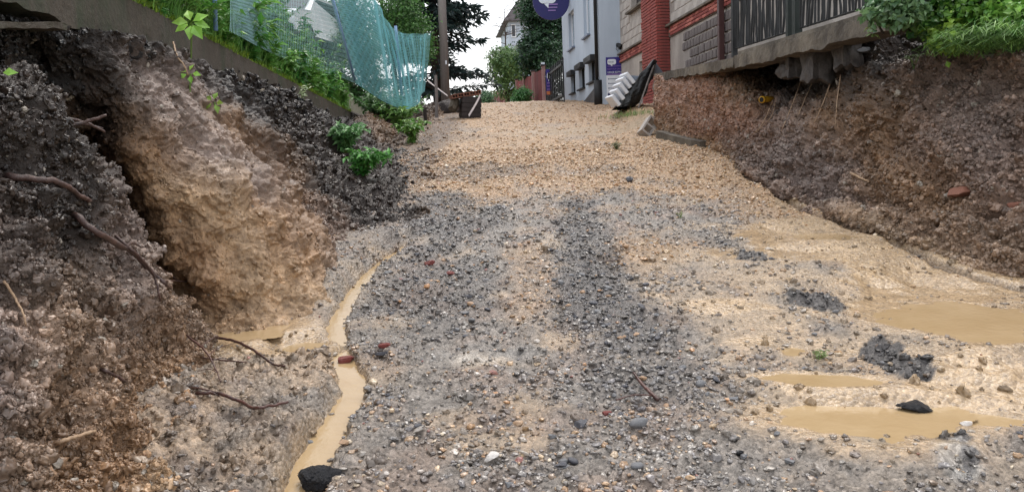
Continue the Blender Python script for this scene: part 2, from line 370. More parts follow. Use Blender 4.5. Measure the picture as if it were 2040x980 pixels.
C_TAN = np.array(lin((174, 147, 120))); C_ORG = np.array(lin((170, 136, 98))); C_GREY = np.array(lin((139, 131, 123)))
C_DARK = np.array(lin((74, 71, 70))); C_FILM = np.array(lin((163, 139, 109))); C_MUD = np.array(lin((143, 127, 115)))
C_BLK = np.array(lin((82, 78, 76))); C_BLUE = np.array(lin((136, 144, 146)))
def bl(X, Y, wob, *a):
    c, r = blob(X, Y, *a); return 1-sstep(.55, 1.15, r+wob)
def road_fields(X, Y, fine=True):
    p0 = np.stack([X, Y, np.zeros_like(X)], -1)
    wob = fbm(p0, 1.3, 5, 3.)*.9+fbm(p0, 6, 3, 7.)*.35
    wy = fbm(p0*np.array([1., .45, 1.]), .9, 4, 11.)
    z = zr(Y).copy()
    # shelf of higher ground by the foundation corner, right side
    z += .10*sstep(3.0, 4.4, X)*sstep(9, 12, Y)*(1-sstep(16, 22, Y))
    z += .30*sstep(3.9, 4.7, X)*sstep(14.6, 17, Y)*(1-sstep(20, 24, Y))
    # large undulation and ruts
    z += .05*fbm(p0, .55, 3, 2.)*sstep(2, 5, Y)
    d, s, par = dist_poly(X, Y, STREAM[::3])
    left = np.where(s > 0, 1., 0.)*d-np.where(s > 0, 0, 1.)*d           # signed, + on the left
    left = left+.05*fbm(p0, 5, 3, 9.)
    near = (1-sstep(4.2, 4.6, Y))
    shelf = sstep(.06, .13, left)*near
    z += shelf*(.085+.08*np.maximum(fbm(p0, 2.6, 3, 31.), -.3))
    shelf2 = sstep(.05, .16, left)*sstep(5.0, 5.8, Y)*(1-sstep(7.2, 8, Y)); z += shelf2*.1
    wid = .03+.05*(1-par)+.015*fbm(p0, 3, 2, 14.)
    ch = (1-sstep(wid*.6, wid*1.5, d+.04*fbm(p0, 6, 3, 4.)+.012*billow(p0, 15, 44.)))*(1-sstep(.93, 1., par))
    z -= .075*ch
    # masks
    orange = np.clip(sstep(8.2, 10.5, Y+wob*2.5)*(1-.5*sstep(.15, .4, wy))+sstep(2.2, 3.2, X-.05*Y+wob*.5)*sstep(5.2, 6.6, Y+wob)+.7*bl(X, Y, wob*1.2, 1290, 500, 90, 45), 0, 1)
    orange = np.clip(orange+.42*bl(X, Y, wob*1.3, 1050, 560, 60, 130), 0, 1)
    dark = np.clip(bl(X, Y, wob*.8, 1165, 480, 70, 110)+.8*bl(X, Y, wob, 1210, 620, 130, 90)+.9*bl(X, Y, wob, 900, 430, 110, 60)+.6*bl(X, Y, wob, 870, 560, 150, 90)+.55*bl(X, Y, wob, 1300, 760, 160, 60)+.6*bl(X, Y, wob, 960, 340, 140, 16)+.5*bl(X, Y, wob, 1210, 335, 60, 10)+.4*bl(X, Y, wob, 900, 275, 80, 6)+.45*sstep(.25, .5, fbm(p0*np.array([1., .55, 1.]), 1.1, 4, 123.))*sstep(7, 10, Y)+.7*bl(X, Y, wob, 1450, 480, 70, 40), 0, 1)
    blk = np.clip(bl(X, Y, wob*.7, 1755, 705, 55, 38)+bl(X, Y, wob*.7, 1815, 742, 45, 26)+bl(X, Y, wob*.8, 1620, 600, 60, 22)+.6*bl(X, Y, wob*.8, 1880, 880, 60, 22)+.6*bl(X, Y, wob*.8, 1930, 925, 25, 40)+.7*bl(X, Y, wob*.7, 1495, 510, 40, 16), 0, 1)
    blue = np.clip(bl(X, Y, wob, 1905, 930, 55, 45)+.8*bl(X, Y, wob, 1735, 885, 60, 22)+.5*bl(X, Y, wob, 930, 720, 90, 22)+.4*bl(X, Y, wob, 1000, 705, 160, 30), 0, 1)
    film = np.clip(bl(X, Y, wob*.9, 1640, 470, 150, 50)+bl(X, Y, wob*.9, 1860, 560, 190, 70)+.8*bl(X, Y, wob, 1960, 800, 150, 70)+.8*bl(X, Y, wob, 1640, 770, 150, 40)+.6*bl(X, Y, wob, 1420, 610, 130, 20)
                   +.8*bl(X, Y, wob, 1580, 400, 60, 20)+.9*bl(X, Y, wob*.8, 530, 670, 130, 60)+.7*bl(X, Y, wob, 1150, 262, 160, 10)+.55*sstep(.12, .4, fbm(p0, 1.7, 4, 201.))*(1-.6*dark)*(1-.5*orange)+.6*bl(X, Y, wob, 960, 720, 110, 26)+.5*bl(X, Y, wob, 1010, 880, 130, 30)+.4*bl(X, Y, wob, 900, 830, 60, 20), 0, 1)
    gl = (1-sstep(-.1, .25, -left-.15))*(1-sstep(7, 9, Y)); film = np.clip(film+.5*gl*sstep(-.2, .3, wob), 0, 1)
    blk = sstep(.35, .6, blk*.95+.75*fbm(p0, 8, 4, 66.))
    film = np.clip(film+.75*sstep(1.0, 2.2, X+wob*1.1)*sstep(2.2, 3.2, Y)*(1-sstep(6.2, 7.6, Y+wob))*sstep(-.25, .25, fbm(p0, 1.5, 4, 301.)+.12), 0, 1)
    film = film*(1-blk)
    dt, st_, pt2 = dist_poly(X, Y, TOE); crk = (1-sstep(.02, .075, dt+.03*fbm(p0, 6, 3, 54.)))*sstep(.02, .12, pt2); z -= .09*crk
    pd = np.zeros_like(X); rp = []
    for (c, ex, ey, a) in PD:
        r = ell(X, Y, c, ex, ey, a)+wob*.62+.5*fbm(p0, 2.6, 3, 71.); rp.append(r); m = 1-sstep(1.1, 2.2, r); m2 = 1-sstep(.55, 1.12, r)
        z = z*(1-m)+(c.z+.004)*m-.030*m2; pd = np.maximum(pd, 1-sstep(.6, 1.1, r)); film = np.maximum(film, .95*(1-sstep(1.0, 1.9, r+wob*.5)))
    return dict(p=p0, wob=wob, z=z, left=left, shelf=shelf, ch=ch, orange=orange, dark=dark, blk=blk, blue=blue, film=film, pd=pd, wy=wy, crk=crk, rp=rp)
NR, NC = 900, 460
rows = 1.5*np.exp(np.linspace(0, math.log(62/1.5), NR)**1.0)
XL = np.maximum(-(.72*rows+.5), -2.9)-np.maximum(rows-18, 0)*.35; XR = np.minimum(.9*rows+.6, 5.4)+np.maximum(rows-14, 0)*.32
u = np.linspace(0, 1, NC)
X = XL[:, None]+(XR-XL)[:, None]*u[None]; Y = np.repeat(rows[:, None], NC, 1)
fd = road_fields(X, Y); pp = fd['p']
smooth = np.clip(np.maximum(fd['film']*.95, fd['pd']), 0, 1)
rg = (1-smooth)
z = fd['z']+rg*(.030*billow(pp, 3.1, 5.)+.018*billow(pp, 7.7, 8.)+.017*billow(pp, 17, 2.)+.010*billow(pp, 36, 6.)) \
    + smooth*.006*fbm(pp, 6, 3, 5.)+fd['shelf']*(.03*billow(pp, 8, 21.)+.018*billow(pp, 19, 22.)) \
    + fd['blk']*(.008+.014*billow(pp, 14, 41.)+.008*billow(pp, 34, 42.))
col = C_GREY*np.ones(X.shape+(1,))
def mix(c, t, m): return c*(1-m[..., None])+t*m[..., None]
big = fbm(pp, 2.2, 4, 55.)
col = mix(col, C_MUD, sstep(-.1, .35, big))
col = mix(col, C_ORG*.55+C_TAN*.45, np.clip(fd['orange']*.95, 0, 1)); col = mix(col, C_DARK, fd['dark']*.8)
col = mix(col, C_FILM, np.clip(fd['film'], 0, 1)); col = mix(col, C_BLUE, fd['blue']*.4); col = mix(col, C_BLK, fd['blk'])
col = mix(col, C_TAN*.95, np.clip(fd['shelf']*.5*sstep(-.3, .3, fd['wob']), 0, 1)); col = mix(col, C_MUD*.62, fd['shelf']*sstep(.05, .4, fbm(pp, 4, 3, 77.)))
col = mix(col, C_FILM*.95, np.maximum(fd['ch'], fd['pd']))
col = mix(col, np.array(lin((70, 52, 36))), fd['crk']*.8)
# rubble-side strips: dark wet earth where the banks have slid on to the road
lx = np.interp(Y, [6.5, 7.5, 9, 11, 14, 18, 24], [-.75, -.62, -.45, -.3, -.15, .2, .6])
ld = (1-sstep(-.15, .35, X-lx+.3*fd['wob']))*sstep(6.5, 8, Y); col = mix(col, np.array(lin((92, 76, 66))), ld*.8)
grain = fbm(pp, 21, 3, 91.); col = col*(1+.55*grain*rg)[..., None]
rough = .39-.20*fd['film']-.10*fd['blue']-.1*fd['dark']+.10*fd['orange']; rough = np.clip(rough, .17, .6)
road = grid_mesh('road', np.stack([X, Y, z], -1), np.clip(col, .01, .9), rough, 'road')
tag(road, 'muddy gravel road climbing between two cut banks', None, None, 'structure')
# wide ground sheet below and beyond the street
gy = np.concatenate([np.linspace(-30, 60, 46), np.linspace(70, 700, 12)]); gx = np.concatenate([np.linspace(-500, -20, 6), np.linspace(-14, 18, 9), np.linspace(26, 500, 6)])
GX, GY = np.meshgrid(gx, gy); GZ = zr(np.maximum(GY, -5))-.35-np.maximum(GY-60, 0)*.03
gcol = np.ones(GX.shape+(3,))*np.array(lin((120, 118, 90)))
ground = grid_mesh('ground', np.stack([GX, GY, GZ], -1), gcol, np.full(GX.shape, .8), 'soil'); tag(ground, 'ground under the whole street', None, None, 'structure')

# ------------------------------------------------------------------ earth banks from control nets (pixel, pixel, metres along the street, soil)
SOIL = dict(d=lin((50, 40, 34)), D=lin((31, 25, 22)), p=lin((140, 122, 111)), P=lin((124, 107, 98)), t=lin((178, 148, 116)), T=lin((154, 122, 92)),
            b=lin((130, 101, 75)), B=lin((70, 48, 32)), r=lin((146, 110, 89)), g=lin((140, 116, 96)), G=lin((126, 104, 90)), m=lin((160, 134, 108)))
def bank(name, net, nr, nc, amp=(.05, .045, .026, .014), freq=(1.6, 4.5, 12, 30), aniso=(1, 1, 1), rough=.5, label=None, seed=0., crack=0., soft=0., calm=None, step=.16):
    C = np.array([[tuple(P(e[0], e[1], e[2])) for e in r] for r in net], float)
    K = np.array([[SOIL[e[3]] for e in r] for r in net], float)
    V = cr1(cr1(C, nr, 0), nc, 1)
    n = normals(V); an = np.array(aniso)
    q = V*an
    d = amp[0]*fbm(q, freq[0], 3, seed)+amp[1]*billow(q, freq[1], seed+3)+amp[2]*billow(q+.05*perlin(V*9)[..., None], freq[2], seed+5)+amp[3]*billow(q, freq[3], seed+8)+amp[3]*.5*billow(V, freq[3]*2.3, seed+9)
    if soft:
        d2 = amp[0]*fbm(q, freq[0], 3, seed)+.05*fbm(q, 3.1, 4, seed+3)+.022*fbm(q, 11, 4, seed+5)-.05*sstep(.28, .5, fbm(V*np.array([1, 1, 1.6]), 2.6, 4, seed+14))
        d = d*(1-soft)+d2*soft
    tt = fbm(V*np.array([1, 1, 1.4]), 2.4, 4, seed+90)*6; fr = tt-np.floor(tt); st = (np.floor(tt)+sstep(.3, .55, fr))/6; d = d+step*st
    t3 = fbm(V, 8.5, 3, seed+95)*5; fr = t3-np.floor(t3); d = d+step*.28*(np.floor(t3)+sstep(.25, .55, fr))/5
    if crack:
        c = np.abs(fbm(V*np.array([1, 1, 2.2]), 2.2, 3, seed+20)); d -= crack*(1-sstep(0, .05, c))*sstep(.05, .3, fbm(V, 1.7, 2, seed+23))
    if calm is not None: d = d*(calm[0]+(1-calm[0])*sstep(calm[1], calm[2], np.linspace(0, len(net[0])-1, nc)[None]))
    V2 = V+n*d[..., None]
    # soil colours, borders broken up by noise
    uu = np.linspace(0, len(net)-1, nr)[:, None]+.55*fbm(V, 2.2, 4, seed+30)+.25*fbm(V, 9, 3, seed+31)
    ww = np.linspace(0, len(net[0])-1, nc)[None]+.55*fbm(V, 2.2, 4, seed+40)+.25*fbm(V, 9, 3, seed+41)
    uu = np.clip(uu, 0, len(net)-1.001); ww = np.clip(ww, 0, len(net[0])-1.001); i, j = uu.astype(int), ww.astype(int); fu, fw = (uu-i)[..., None], (ww-j)[..., None]
    col = K[i, j]*(1-fu)*(1-fw)+K[i+1, j]*fu*(1-fw)+K[i, j+1]*(1-fu)*fw+K[i+1, j+1]*fu*fw
    col = col*(1+.5*fbm(V, 6, 4, seed+50)+.25*fbm(V, 26, 3, seed+51))[..., None]
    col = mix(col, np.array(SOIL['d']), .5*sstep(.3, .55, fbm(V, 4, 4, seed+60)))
    o = grid_mesh(name, V2, np.clip(col, .008, .8), np.clip(rough+.3*fbm(V, 5, 3, seed+70), .2, .8), 'soil')
    tag(o, label, None, None, 'structure'); return o, V2, col
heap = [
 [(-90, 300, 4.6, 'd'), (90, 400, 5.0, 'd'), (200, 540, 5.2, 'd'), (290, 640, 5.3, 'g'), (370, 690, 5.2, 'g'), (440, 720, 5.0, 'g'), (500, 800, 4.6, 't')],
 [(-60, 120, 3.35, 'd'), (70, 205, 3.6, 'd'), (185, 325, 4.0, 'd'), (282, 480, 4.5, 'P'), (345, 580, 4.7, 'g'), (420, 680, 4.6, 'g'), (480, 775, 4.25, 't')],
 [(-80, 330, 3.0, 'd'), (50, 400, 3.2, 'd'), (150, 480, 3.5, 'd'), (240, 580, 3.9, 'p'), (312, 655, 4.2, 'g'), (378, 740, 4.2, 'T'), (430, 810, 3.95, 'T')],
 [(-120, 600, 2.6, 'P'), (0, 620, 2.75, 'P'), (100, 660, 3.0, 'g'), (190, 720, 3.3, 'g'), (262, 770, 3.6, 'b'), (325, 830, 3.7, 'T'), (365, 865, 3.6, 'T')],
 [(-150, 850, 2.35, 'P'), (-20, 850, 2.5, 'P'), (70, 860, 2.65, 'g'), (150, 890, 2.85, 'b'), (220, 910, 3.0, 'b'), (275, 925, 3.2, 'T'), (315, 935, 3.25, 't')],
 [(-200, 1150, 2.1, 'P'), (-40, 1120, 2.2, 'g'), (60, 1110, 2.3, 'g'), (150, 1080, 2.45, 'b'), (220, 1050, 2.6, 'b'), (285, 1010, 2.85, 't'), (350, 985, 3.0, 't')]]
buttress = [
 [(60, 40, 4.0, 'D'), (130, 50, 4.35, 'D'), (210, 65, 4.75, 'D'), (290, 85, 5.3, 'D'), (370, 110, 5.95, 'd'), (440, 140, 6.7, 'D'), (510, 185, 7.4, 'D')],
 [(90, 110, 4.35, 'D'), (150, 120, 4.5, 'D'), (220, 120, 4.75, 'd'), (300, 135, 5.2, 'P'), (380, 160, 5.75, 'P'), (450, 195, 6.5, 'D'), (530, 240, 7.4, 'd')],
 [(130, 200, 4.75, 'D'), (185, 200, 4.75, 'd'), (240, 200, 4.8, 'd'), (320, 215, 5.05, 'p'), (400, 225, 5.5, 'p'), (468, 262, 6.1, 'b'), (560, 320, 7.2, 'B')],
 [(180, 310, 5.35, 'B'), (212, 300, 5.0, 'B'), (262, 300, 4.85, 'b'), (335, 300, 4.95, 'T'), (425, 305, 5.3, 'p'), (508, 335, 5.75, 'p'), (590, 390, 6.9, 'b')],
 [(220, 400, 5.7, 'B'), (252, 400, 5.3, 'B'), (290, 400, 4.98, 'T'), (360, 400, 4.95, 't'), (460, 405, 5.2, 't'), (565, 430, 5.6, 'T'), (632, 455, 6.6, 'b')],
 [(260, 500, 5.9, 'B'), (292, 505, 5.5, 'B'), (322, 505, 5.15, 'T'), (390, 505, 5.05, 'T'), (490, 505, 5.2, 't'), (606, 505, 5.6, 'T'), (664, 515, 6.5, 'g')],
 [(300, 590, 5.8, 'b'), (330, 595, 5.55, 'b'), (362, 600, 5.3, 'T'), (425, 606, 5.15, 'T'), (515, 604, 5.12, 't'), (632, 572, 5.5, 't'), (695, 548, 6.15, 'g')],
 [(330, 690, 5.5, 't'), (350, 690, 5.3, 't'), (385, 690, 5.05, 't'), (450, 690, 4.9, 't'), (540, 680, 4.9, 't'), (665, 640, 5.3, 't'), (735, 620, 5.95, 'g')]]
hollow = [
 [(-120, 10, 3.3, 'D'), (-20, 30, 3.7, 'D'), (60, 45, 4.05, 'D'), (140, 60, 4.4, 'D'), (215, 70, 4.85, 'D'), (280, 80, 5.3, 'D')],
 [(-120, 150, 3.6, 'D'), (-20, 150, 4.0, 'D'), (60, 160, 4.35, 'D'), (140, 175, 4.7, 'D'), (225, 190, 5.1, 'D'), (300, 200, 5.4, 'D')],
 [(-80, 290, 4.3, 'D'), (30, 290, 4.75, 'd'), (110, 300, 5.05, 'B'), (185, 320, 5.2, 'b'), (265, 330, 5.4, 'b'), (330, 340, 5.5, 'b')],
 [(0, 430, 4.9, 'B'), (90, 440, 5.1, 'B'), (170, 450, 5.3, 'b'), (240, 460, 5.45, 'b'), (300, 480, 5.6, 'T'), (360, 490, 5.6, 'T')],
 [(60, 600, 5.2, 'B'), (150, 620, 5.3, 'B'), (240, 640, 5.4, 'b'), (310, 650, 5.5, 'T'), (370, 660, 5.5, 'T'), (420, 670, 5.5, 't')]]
darkbank = [
 [(385, 108, 6.8, 'D'), (455, 140, 7.7, 'D'), (540, 165, 8.9, 'D'), (615, 205, 11, 'D'), (690, 240, 15.3, 'D'), (740, 222, 18.5, 'b'), (800, 212, 21, 'd'), (870, 205, 25, 'd')],
 [(420, 195, 7.1, 'D'), (500, 228, 7.85, 'D'), (575, 250, 9.0, 'd'), (645, 272, 10.7, 'd'), (718, 268, 13.8, 'd'), (765, 258, 16.8, 'b'), (815, 245, 20, 'd'), (880, 228, 24, 'b')],
 [(470, 300, 7.2, 'B'), (560, 335, 7.9, 'b'), (630, 345, 8.8, 'd'), (700, 338, 10.1, 'd'), (760, 318, 12.5, 'd'), (795, 300, 15.2, 'd'), (838, 272, 18.5, 'B'), (890, 245, 23, 'b')],
 [(560, 420, 7.0, 'b'), (630, 430, 7.5, 'G'), (700, 420, 8.2, 'd'), (770, 398, 9.3, 'd'), (812, 365, 11.1, 'd'), (835, 325, 13.5, 'd'), (856, 295, 16.2, 'B'), (900, 256, 21, 'b')],
 [(635, 530, 6.4, 'g'), (690, 508, 6.8, 'G'), (755, 476, 7.5, 'd'), (815, 432, 8.5, 'd'), (850, 385, 10, 'd'), (866, 342, 12.2, 'b'), (880, 305, 15, 'T'), (910, 263, 19.5, 'T')],
 [(665, 610, 6.0, 't'), (720, 590, 6.3, 't'), (790, 545, 7, 'g'), (845, 485, 8, 'g'), (872, 420, 9.3, 'T'), (885, 365, 11.5, 'T'), (898, 320, 14, 'T'), (925, 275, 18, 'T')]]
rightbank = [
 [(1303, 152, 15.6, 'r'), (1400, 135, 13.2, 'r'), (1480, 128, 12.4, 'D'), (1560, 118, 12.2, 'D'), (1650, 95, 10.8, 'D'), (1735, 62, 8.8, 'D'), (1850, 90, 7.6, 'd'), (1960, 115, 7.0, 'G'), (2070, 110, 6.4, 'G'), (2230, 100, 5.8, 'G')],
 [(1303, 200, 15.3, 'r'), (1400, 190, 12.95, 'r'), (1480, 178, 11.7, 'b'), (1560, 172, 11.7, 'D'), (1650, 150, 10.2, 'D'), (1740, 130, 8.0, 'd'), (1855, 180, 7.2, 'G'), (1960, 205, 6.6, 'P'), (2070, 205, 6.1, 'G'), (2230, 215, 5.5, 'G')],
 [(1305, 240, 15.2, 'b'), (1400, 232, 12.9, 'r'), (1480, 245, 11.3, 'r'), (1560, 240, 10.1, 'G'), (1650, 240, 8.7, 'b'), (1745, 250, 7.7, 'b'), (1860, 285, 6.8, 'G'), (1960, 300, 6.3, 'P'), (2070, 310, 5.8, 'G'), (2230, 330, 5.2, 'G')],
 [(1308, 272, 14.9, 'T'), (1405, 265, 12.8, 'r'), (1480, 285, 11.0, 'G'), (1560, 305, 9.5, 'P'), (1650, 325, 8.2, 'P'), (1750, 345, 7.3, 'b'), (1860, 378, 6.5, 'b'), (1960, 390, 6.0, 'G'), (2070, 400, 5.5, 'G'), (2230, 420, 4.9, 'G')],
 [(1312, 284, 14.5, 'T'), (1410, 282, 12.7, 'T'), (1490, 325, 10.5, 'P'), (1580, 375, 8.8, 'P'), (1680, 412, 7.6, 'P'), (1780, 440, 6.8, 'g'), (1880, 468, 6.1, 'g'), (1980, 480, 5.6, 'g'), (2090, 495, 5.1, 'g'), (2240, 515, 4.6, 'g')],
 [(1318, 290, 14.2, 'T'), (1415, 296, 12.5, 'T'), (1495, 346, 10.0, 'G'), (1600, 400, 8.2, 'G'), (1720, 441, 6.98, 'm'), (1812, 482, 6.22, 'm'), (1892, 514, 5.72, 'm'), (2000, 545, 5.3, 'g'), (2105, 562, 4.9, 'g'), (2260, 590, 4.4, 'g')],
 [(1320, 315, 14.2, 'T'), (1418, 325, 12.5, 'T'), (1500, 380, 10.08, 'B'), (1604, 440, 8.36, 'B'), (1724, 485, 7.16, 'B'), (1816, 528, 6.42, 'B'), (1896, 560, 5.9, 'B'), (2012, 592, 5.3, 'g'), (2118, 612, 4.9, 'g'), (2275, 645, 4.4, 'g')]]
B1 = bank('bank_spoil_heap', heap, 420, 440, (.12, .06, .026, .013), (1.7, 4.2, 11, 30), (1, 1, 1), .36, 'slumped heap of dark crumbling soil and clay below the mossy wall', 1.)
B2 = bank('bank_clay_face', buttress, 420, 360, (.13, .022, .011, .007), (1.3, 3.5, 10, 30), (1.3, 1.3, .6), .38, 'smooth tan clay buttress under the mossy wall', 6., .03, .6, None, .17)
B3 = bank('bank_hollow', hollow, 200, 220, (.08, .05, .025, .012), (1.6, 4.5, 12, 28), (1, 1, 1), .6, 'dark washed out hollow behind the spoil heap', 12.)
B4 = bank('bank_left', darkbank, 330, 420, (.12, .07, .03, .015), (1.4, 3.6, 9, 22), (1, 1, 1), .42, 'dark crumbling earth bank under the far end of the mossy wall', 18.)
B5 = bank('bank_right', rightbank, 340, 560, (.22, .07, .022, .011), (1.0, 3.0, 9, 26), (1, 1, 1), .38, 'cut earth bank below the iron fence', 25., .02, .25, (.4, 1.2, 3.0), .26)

# garden slope behind the left wall, plateau behind the right wall
def sheet(name, xs, ys, zf, colr, label):
    GX, GY = np.meshgrid(xs, ys); p0 = np.stack([GX, GY, GX*0], -1); Z = zf(GX, GY)+.08*fbm(p0, 1.2, 4, 8.)
    c = np.ones(GX.shape+(3,))*np.array(lin(colr))*(1+.5*fbm(p0, 2, 4, 9.))[..., None]
    return tag(grid_mesh(name, np.stack([GX, GY, Z], -1), np.clip(c, .01, .8), np.full(GX.shape, .8), 'soil'), label, None, None, 'structure')
WX, WZ = -1.85, CAMZ+1.05
def garden_z(x, y):
    t = np.maximum(-(x-WX)-.12, 0)
    hill = np.minimum(t*1.15, 2.3+.02*y)*sstep(4.5, 10, y)+np.minimum(t*.5, 1.)*(1-sstep(4.5, 10, y))
    return WZ-.06+hill*1.0+np.maximum(y-15, 0)*.03
garden = sheet('garden_slope', np.linspace(-14, WX-.1, 60), np.linspace(1.5, 34, 80), garden_z, (70, 66, 44), 'garden slope behind the mossy wall')
FX = 4.2
def plat_z(x, y): return CAMZ+1.1+.035*(y-7)+np.maximum(6-y, 0)*-.0+.25*sstep(5.2, 7, x)*(y < 10)
plat = sheet('terrace', np.linspace(FX+.22, 16, 40), np.linspace(8.6, 15.4, 30), plat_z, (84, 78, 66), 'terrace behind the iron fence')
yard = sheet('yard', np.linspace(4.95, 16, 30), np.linspace(2, 8.65, 24), lambda x, y: CAMZ+.62+.12*np.clip(x-4.95, 0, 2)+.03*(y-5), (76, 66, 50), 'overgrown yard above the right bank')
# ------------------------------------------------------------------ water
for (c, ex, ey, a), nm in zip(PD, ['large shallow brown puddle beside the black asphalt chunk', 'wide muddy puddle near the foot of the right bank', 'small square muddy puddle beside the sprouting weed',
        'brown puddle at the foot of the tan clay buttress', 'long thin puddle by the white chip', 'narrow puddle between clay buttress and runoff stream', 'long muddy puddle above the large brown puddle', 'thin muddy puddle along the crack under the right bank']):
    r = fd['rp'][[id(t[0]) for t in PD].index(id(c))]; lev = c.z-.005; wet = (z < lev) & (r < 1.07); q = wet[:-1, :-1] | wet[:-1, 1:] | wet[1:, :-1] | wet[1:, 1:]
    gi_, gj_ = np.nonzero(q)
    if not len(gi_): continue
    k4 = np.stack([gi_*NC+gj_, gi_*NC+gj_+1, (gi_+1)*NC+gj_+1, (gi_+1)*NC+gj_], -1); un, inv = np.unique(k4, return_inverse=True)
    pv = np.stack([X.ravel()[un], Y.ravel()[un], np.full(len(un), lev)], -1); o = link('puddle', raw_mesh('puddle', pv, inv.reshape(-1, 4)), 'water'); tag(o, nm, None, None, 'structure')
zs = np.array([float(zr(q[1]))-.046 for q in STREAM])
zs = np.minimum.accumulate(zs[::-1])[::-1]
b = MB(); L = []; 
for i, q in enumerate(STREAM):
    t = STREAM[min(i+1, 119)]-STREAM[max(i-1, 0)]; t = t[:2]/np.linalg.norm(t[:2]); nn = np.array([t[1], -t[0]]); w = .10-.05*i/119
    L += [(q[0]-nn[0]*w, q[1]-nn[1]*w, zr(q[1])-.046), (q[0], q[1], zr(q[1])-.042), (q[0]+nn[0]*w, q[1]+nn[1]*w, zr(q[1])-.046)]
b.add(L, [(i*3+j, i*3+j+1, i*3+j+4, i*3+j+3) for i in range(119) for j in (0, 1)])
tag(b.build('runoff_stream', 'water', smooth=True), 'thin stream of brown runoff water in the roadside gully', None, None, 'structure')

# ------------------------------------------------------------------ gravel and clods (stuff)
def stone_nodes(name, mat, rough=.35):
    g = bpy.data.node_groups.new(name, 'GeometryNodeTree')
    g.interface.new_socket('Geometry', in_out='INPUT', socket_type='NodeSocketGeometry'); g.interface.new_socket('Geometry', in_out='OUTPUT', socket_type='NodeSocketGeometry')
    nd = g.nodes; gi = nd.new('NodeGroupInput'); go = nd.new('NodeGroupOutput'); join = nd.new('GeometryNodeJoinGeometry')
    for kk in range(7):
        ico = nd.new('GeometryNodeMeshIcoSphere'); ico.inputs['Radius'].default_value = 1; ico.inputs['Subdivisions'].default_value = 3
        pos = nd.new('GeometryNodeInputPosition'); ns = nd.new('ShaderNodeTexNoise'); ns.noise_dimensions = '4D'; ns.inputs['W'].default_value = kk*3.7; ns.inputs['Scale'].default_value = 1.3
        ns.inputs['Detail'].default_value = 2
        g.links.new(pos.outputs[0], ns.inputs['Vector'])
        sb = nd.new('ShaderNodeVectorMath'); sb.operation = 'SUBTRACT'; sb.inputs[1].default_value = (.5, .5, .5); g.links.new(ns.outputs['Color'], sb.inputs[0])
        sc = nd.new('ShaderNodeVectorMath'); sc.operation = 'SCALE'; sc.inputs['Scale'].default_value = rough*4; g.links.new(sb.outputs[0], sc.inputs[0])
        sp = nd.new('GeometryNodeSetPosition'); g.links.new(ico.outputs[0], sp.inputs[0]); g.links.new(sc.outputs[0], sp.inputs['Offset'])
        sm = nd.new('GeometryNodeSetMaterial'); sm.inputs['Material'].default_value = mat; g.links.new(sp.outputs[0], sm.inputs[0])
        ss = nd.new('GeometryNodeSetShadeSmooth'); g.links.new(sm.outputs[0], ss.inputs[0])
        ti = nd.new('GeometryNodeGeometryToInstance'); g.links.new(ss.outputs[0], ti.inputs[0]); g.links.new(ti.outputs[0], join.inputs[0])
    def att(n, t):
        x = nd.new('GeometryNodeInputNamedAttribute'); x.data_type = t; x.inputs[0].default_value = n; return x.outputs[0]
    iop = nd.new('GeometryNodeInstanceOnPoints'); g.links.new(gi.outputs[0], iop.inputs['Points']); g.links.new(join.outputs[0], iop.inputs['Instance'])
    iop.inputs['Pick Instance'].default_value = True
    g.links.new(att('pick', 'INT'), iop.inputs['Instance Index'])
    er = nd.new('FunctionNodeEulerToRotation'); g.links.new(att('rot', 'FLOAT_VECTOR'), er.inputs[0]); g.links.new(er.outputs[0], iop.inputs['Rotation'])
    g.links.new(att('scl', 'FLOAT_VECTOR'), iop.inputs['Scale'])
    g.links.new(iop.outputs[0], go.inputs[0]); return g
def tint_material(name, rough, var=.3):
    m, n, b = nmat(name); a = N(n, 'ShaderNodeAttribute', attribute_name='tint', attribute_type='INSTANCER'); v = objvec(n)
    n1 = noise(n, 2.2, 5, .65, v); n.links.new(mulcol(n, a.outputs['Color'], mrange(n, n1.outputs[0], .3, .7, 1-var, 1+var)), b.inputs['Base Color'])
    b.inputs['Roughness'].default_value = rough; return m
def scatter(name, pts, scl, rot, tint, mat, rough, label):
    me = bpy.data.meshes.new(name); me.vertices.add(len(pts)); me.vertices.foreach_set('co', np.ascontiguousarray(pts, np.float32).ravel())
    for nm, t, d, key in (('scl', 'FLOAT_VECTOR', scl, 'vector'), ('rot', 'FLOAT_VECTOR', rot, 'vector')):
        a = me.attributes.new(nm, t, 'POINT'); a.data.foreach_set(key, np.ascontiguousarray(d, np.float32).ravel())
    a = me.attributes.new('pick', 'INT', 'POINT'); a.data.foreach_set('value', RNG.integers(0, 7, len(pts)).astype(np.int32))
    a = me.attributes.new('tint', 'FLOAT_COLOR', 'POINT'); c = np.ones((len(pts), 4), np.float32); c[:, :3] = np.clip(tint, .01, .85); a.data.foreach_set('color', c.ravel())
    o = link(name, me); md = o.modifiers.new('stones', 'NODES'); md.node_group = stone_nodes(name, mat, rough)
    tag(o, label, name.split('_')[-1], None, 'stuff'); return o
RV = np.stack([X, Y, z], -1)
def sample_road(n, ymin, ymax, wfun):
    i0, i1 = np.searchsorted(rows, ymin), np.searchsorted(rows, ymax)
    i = RNG.integers(i0, i1, n*3); j = RNG.integers(3, NC-3, n*3)
    w = wfun(i, j); keep = RNG.random(n*3) < w; i, j = i[keep][:n], j[keep][:n]; return i, j
GREYS = np.array([lin(c) for c in [(92, 92, 96), (112, 110, 110), (74, 74, 80), (134, 130, 126), (104, 100, 96), (120, 118, 122), (156, 150, 142), (86, 80, 76)]])
TANS = np.array([lin(c) for c in [(190, 154, 112), (174, 134, 92), (206, 178, 140), (158, 120, 86), (196, 160, 124), (150, 126, 104), (214, 196, 168)]])
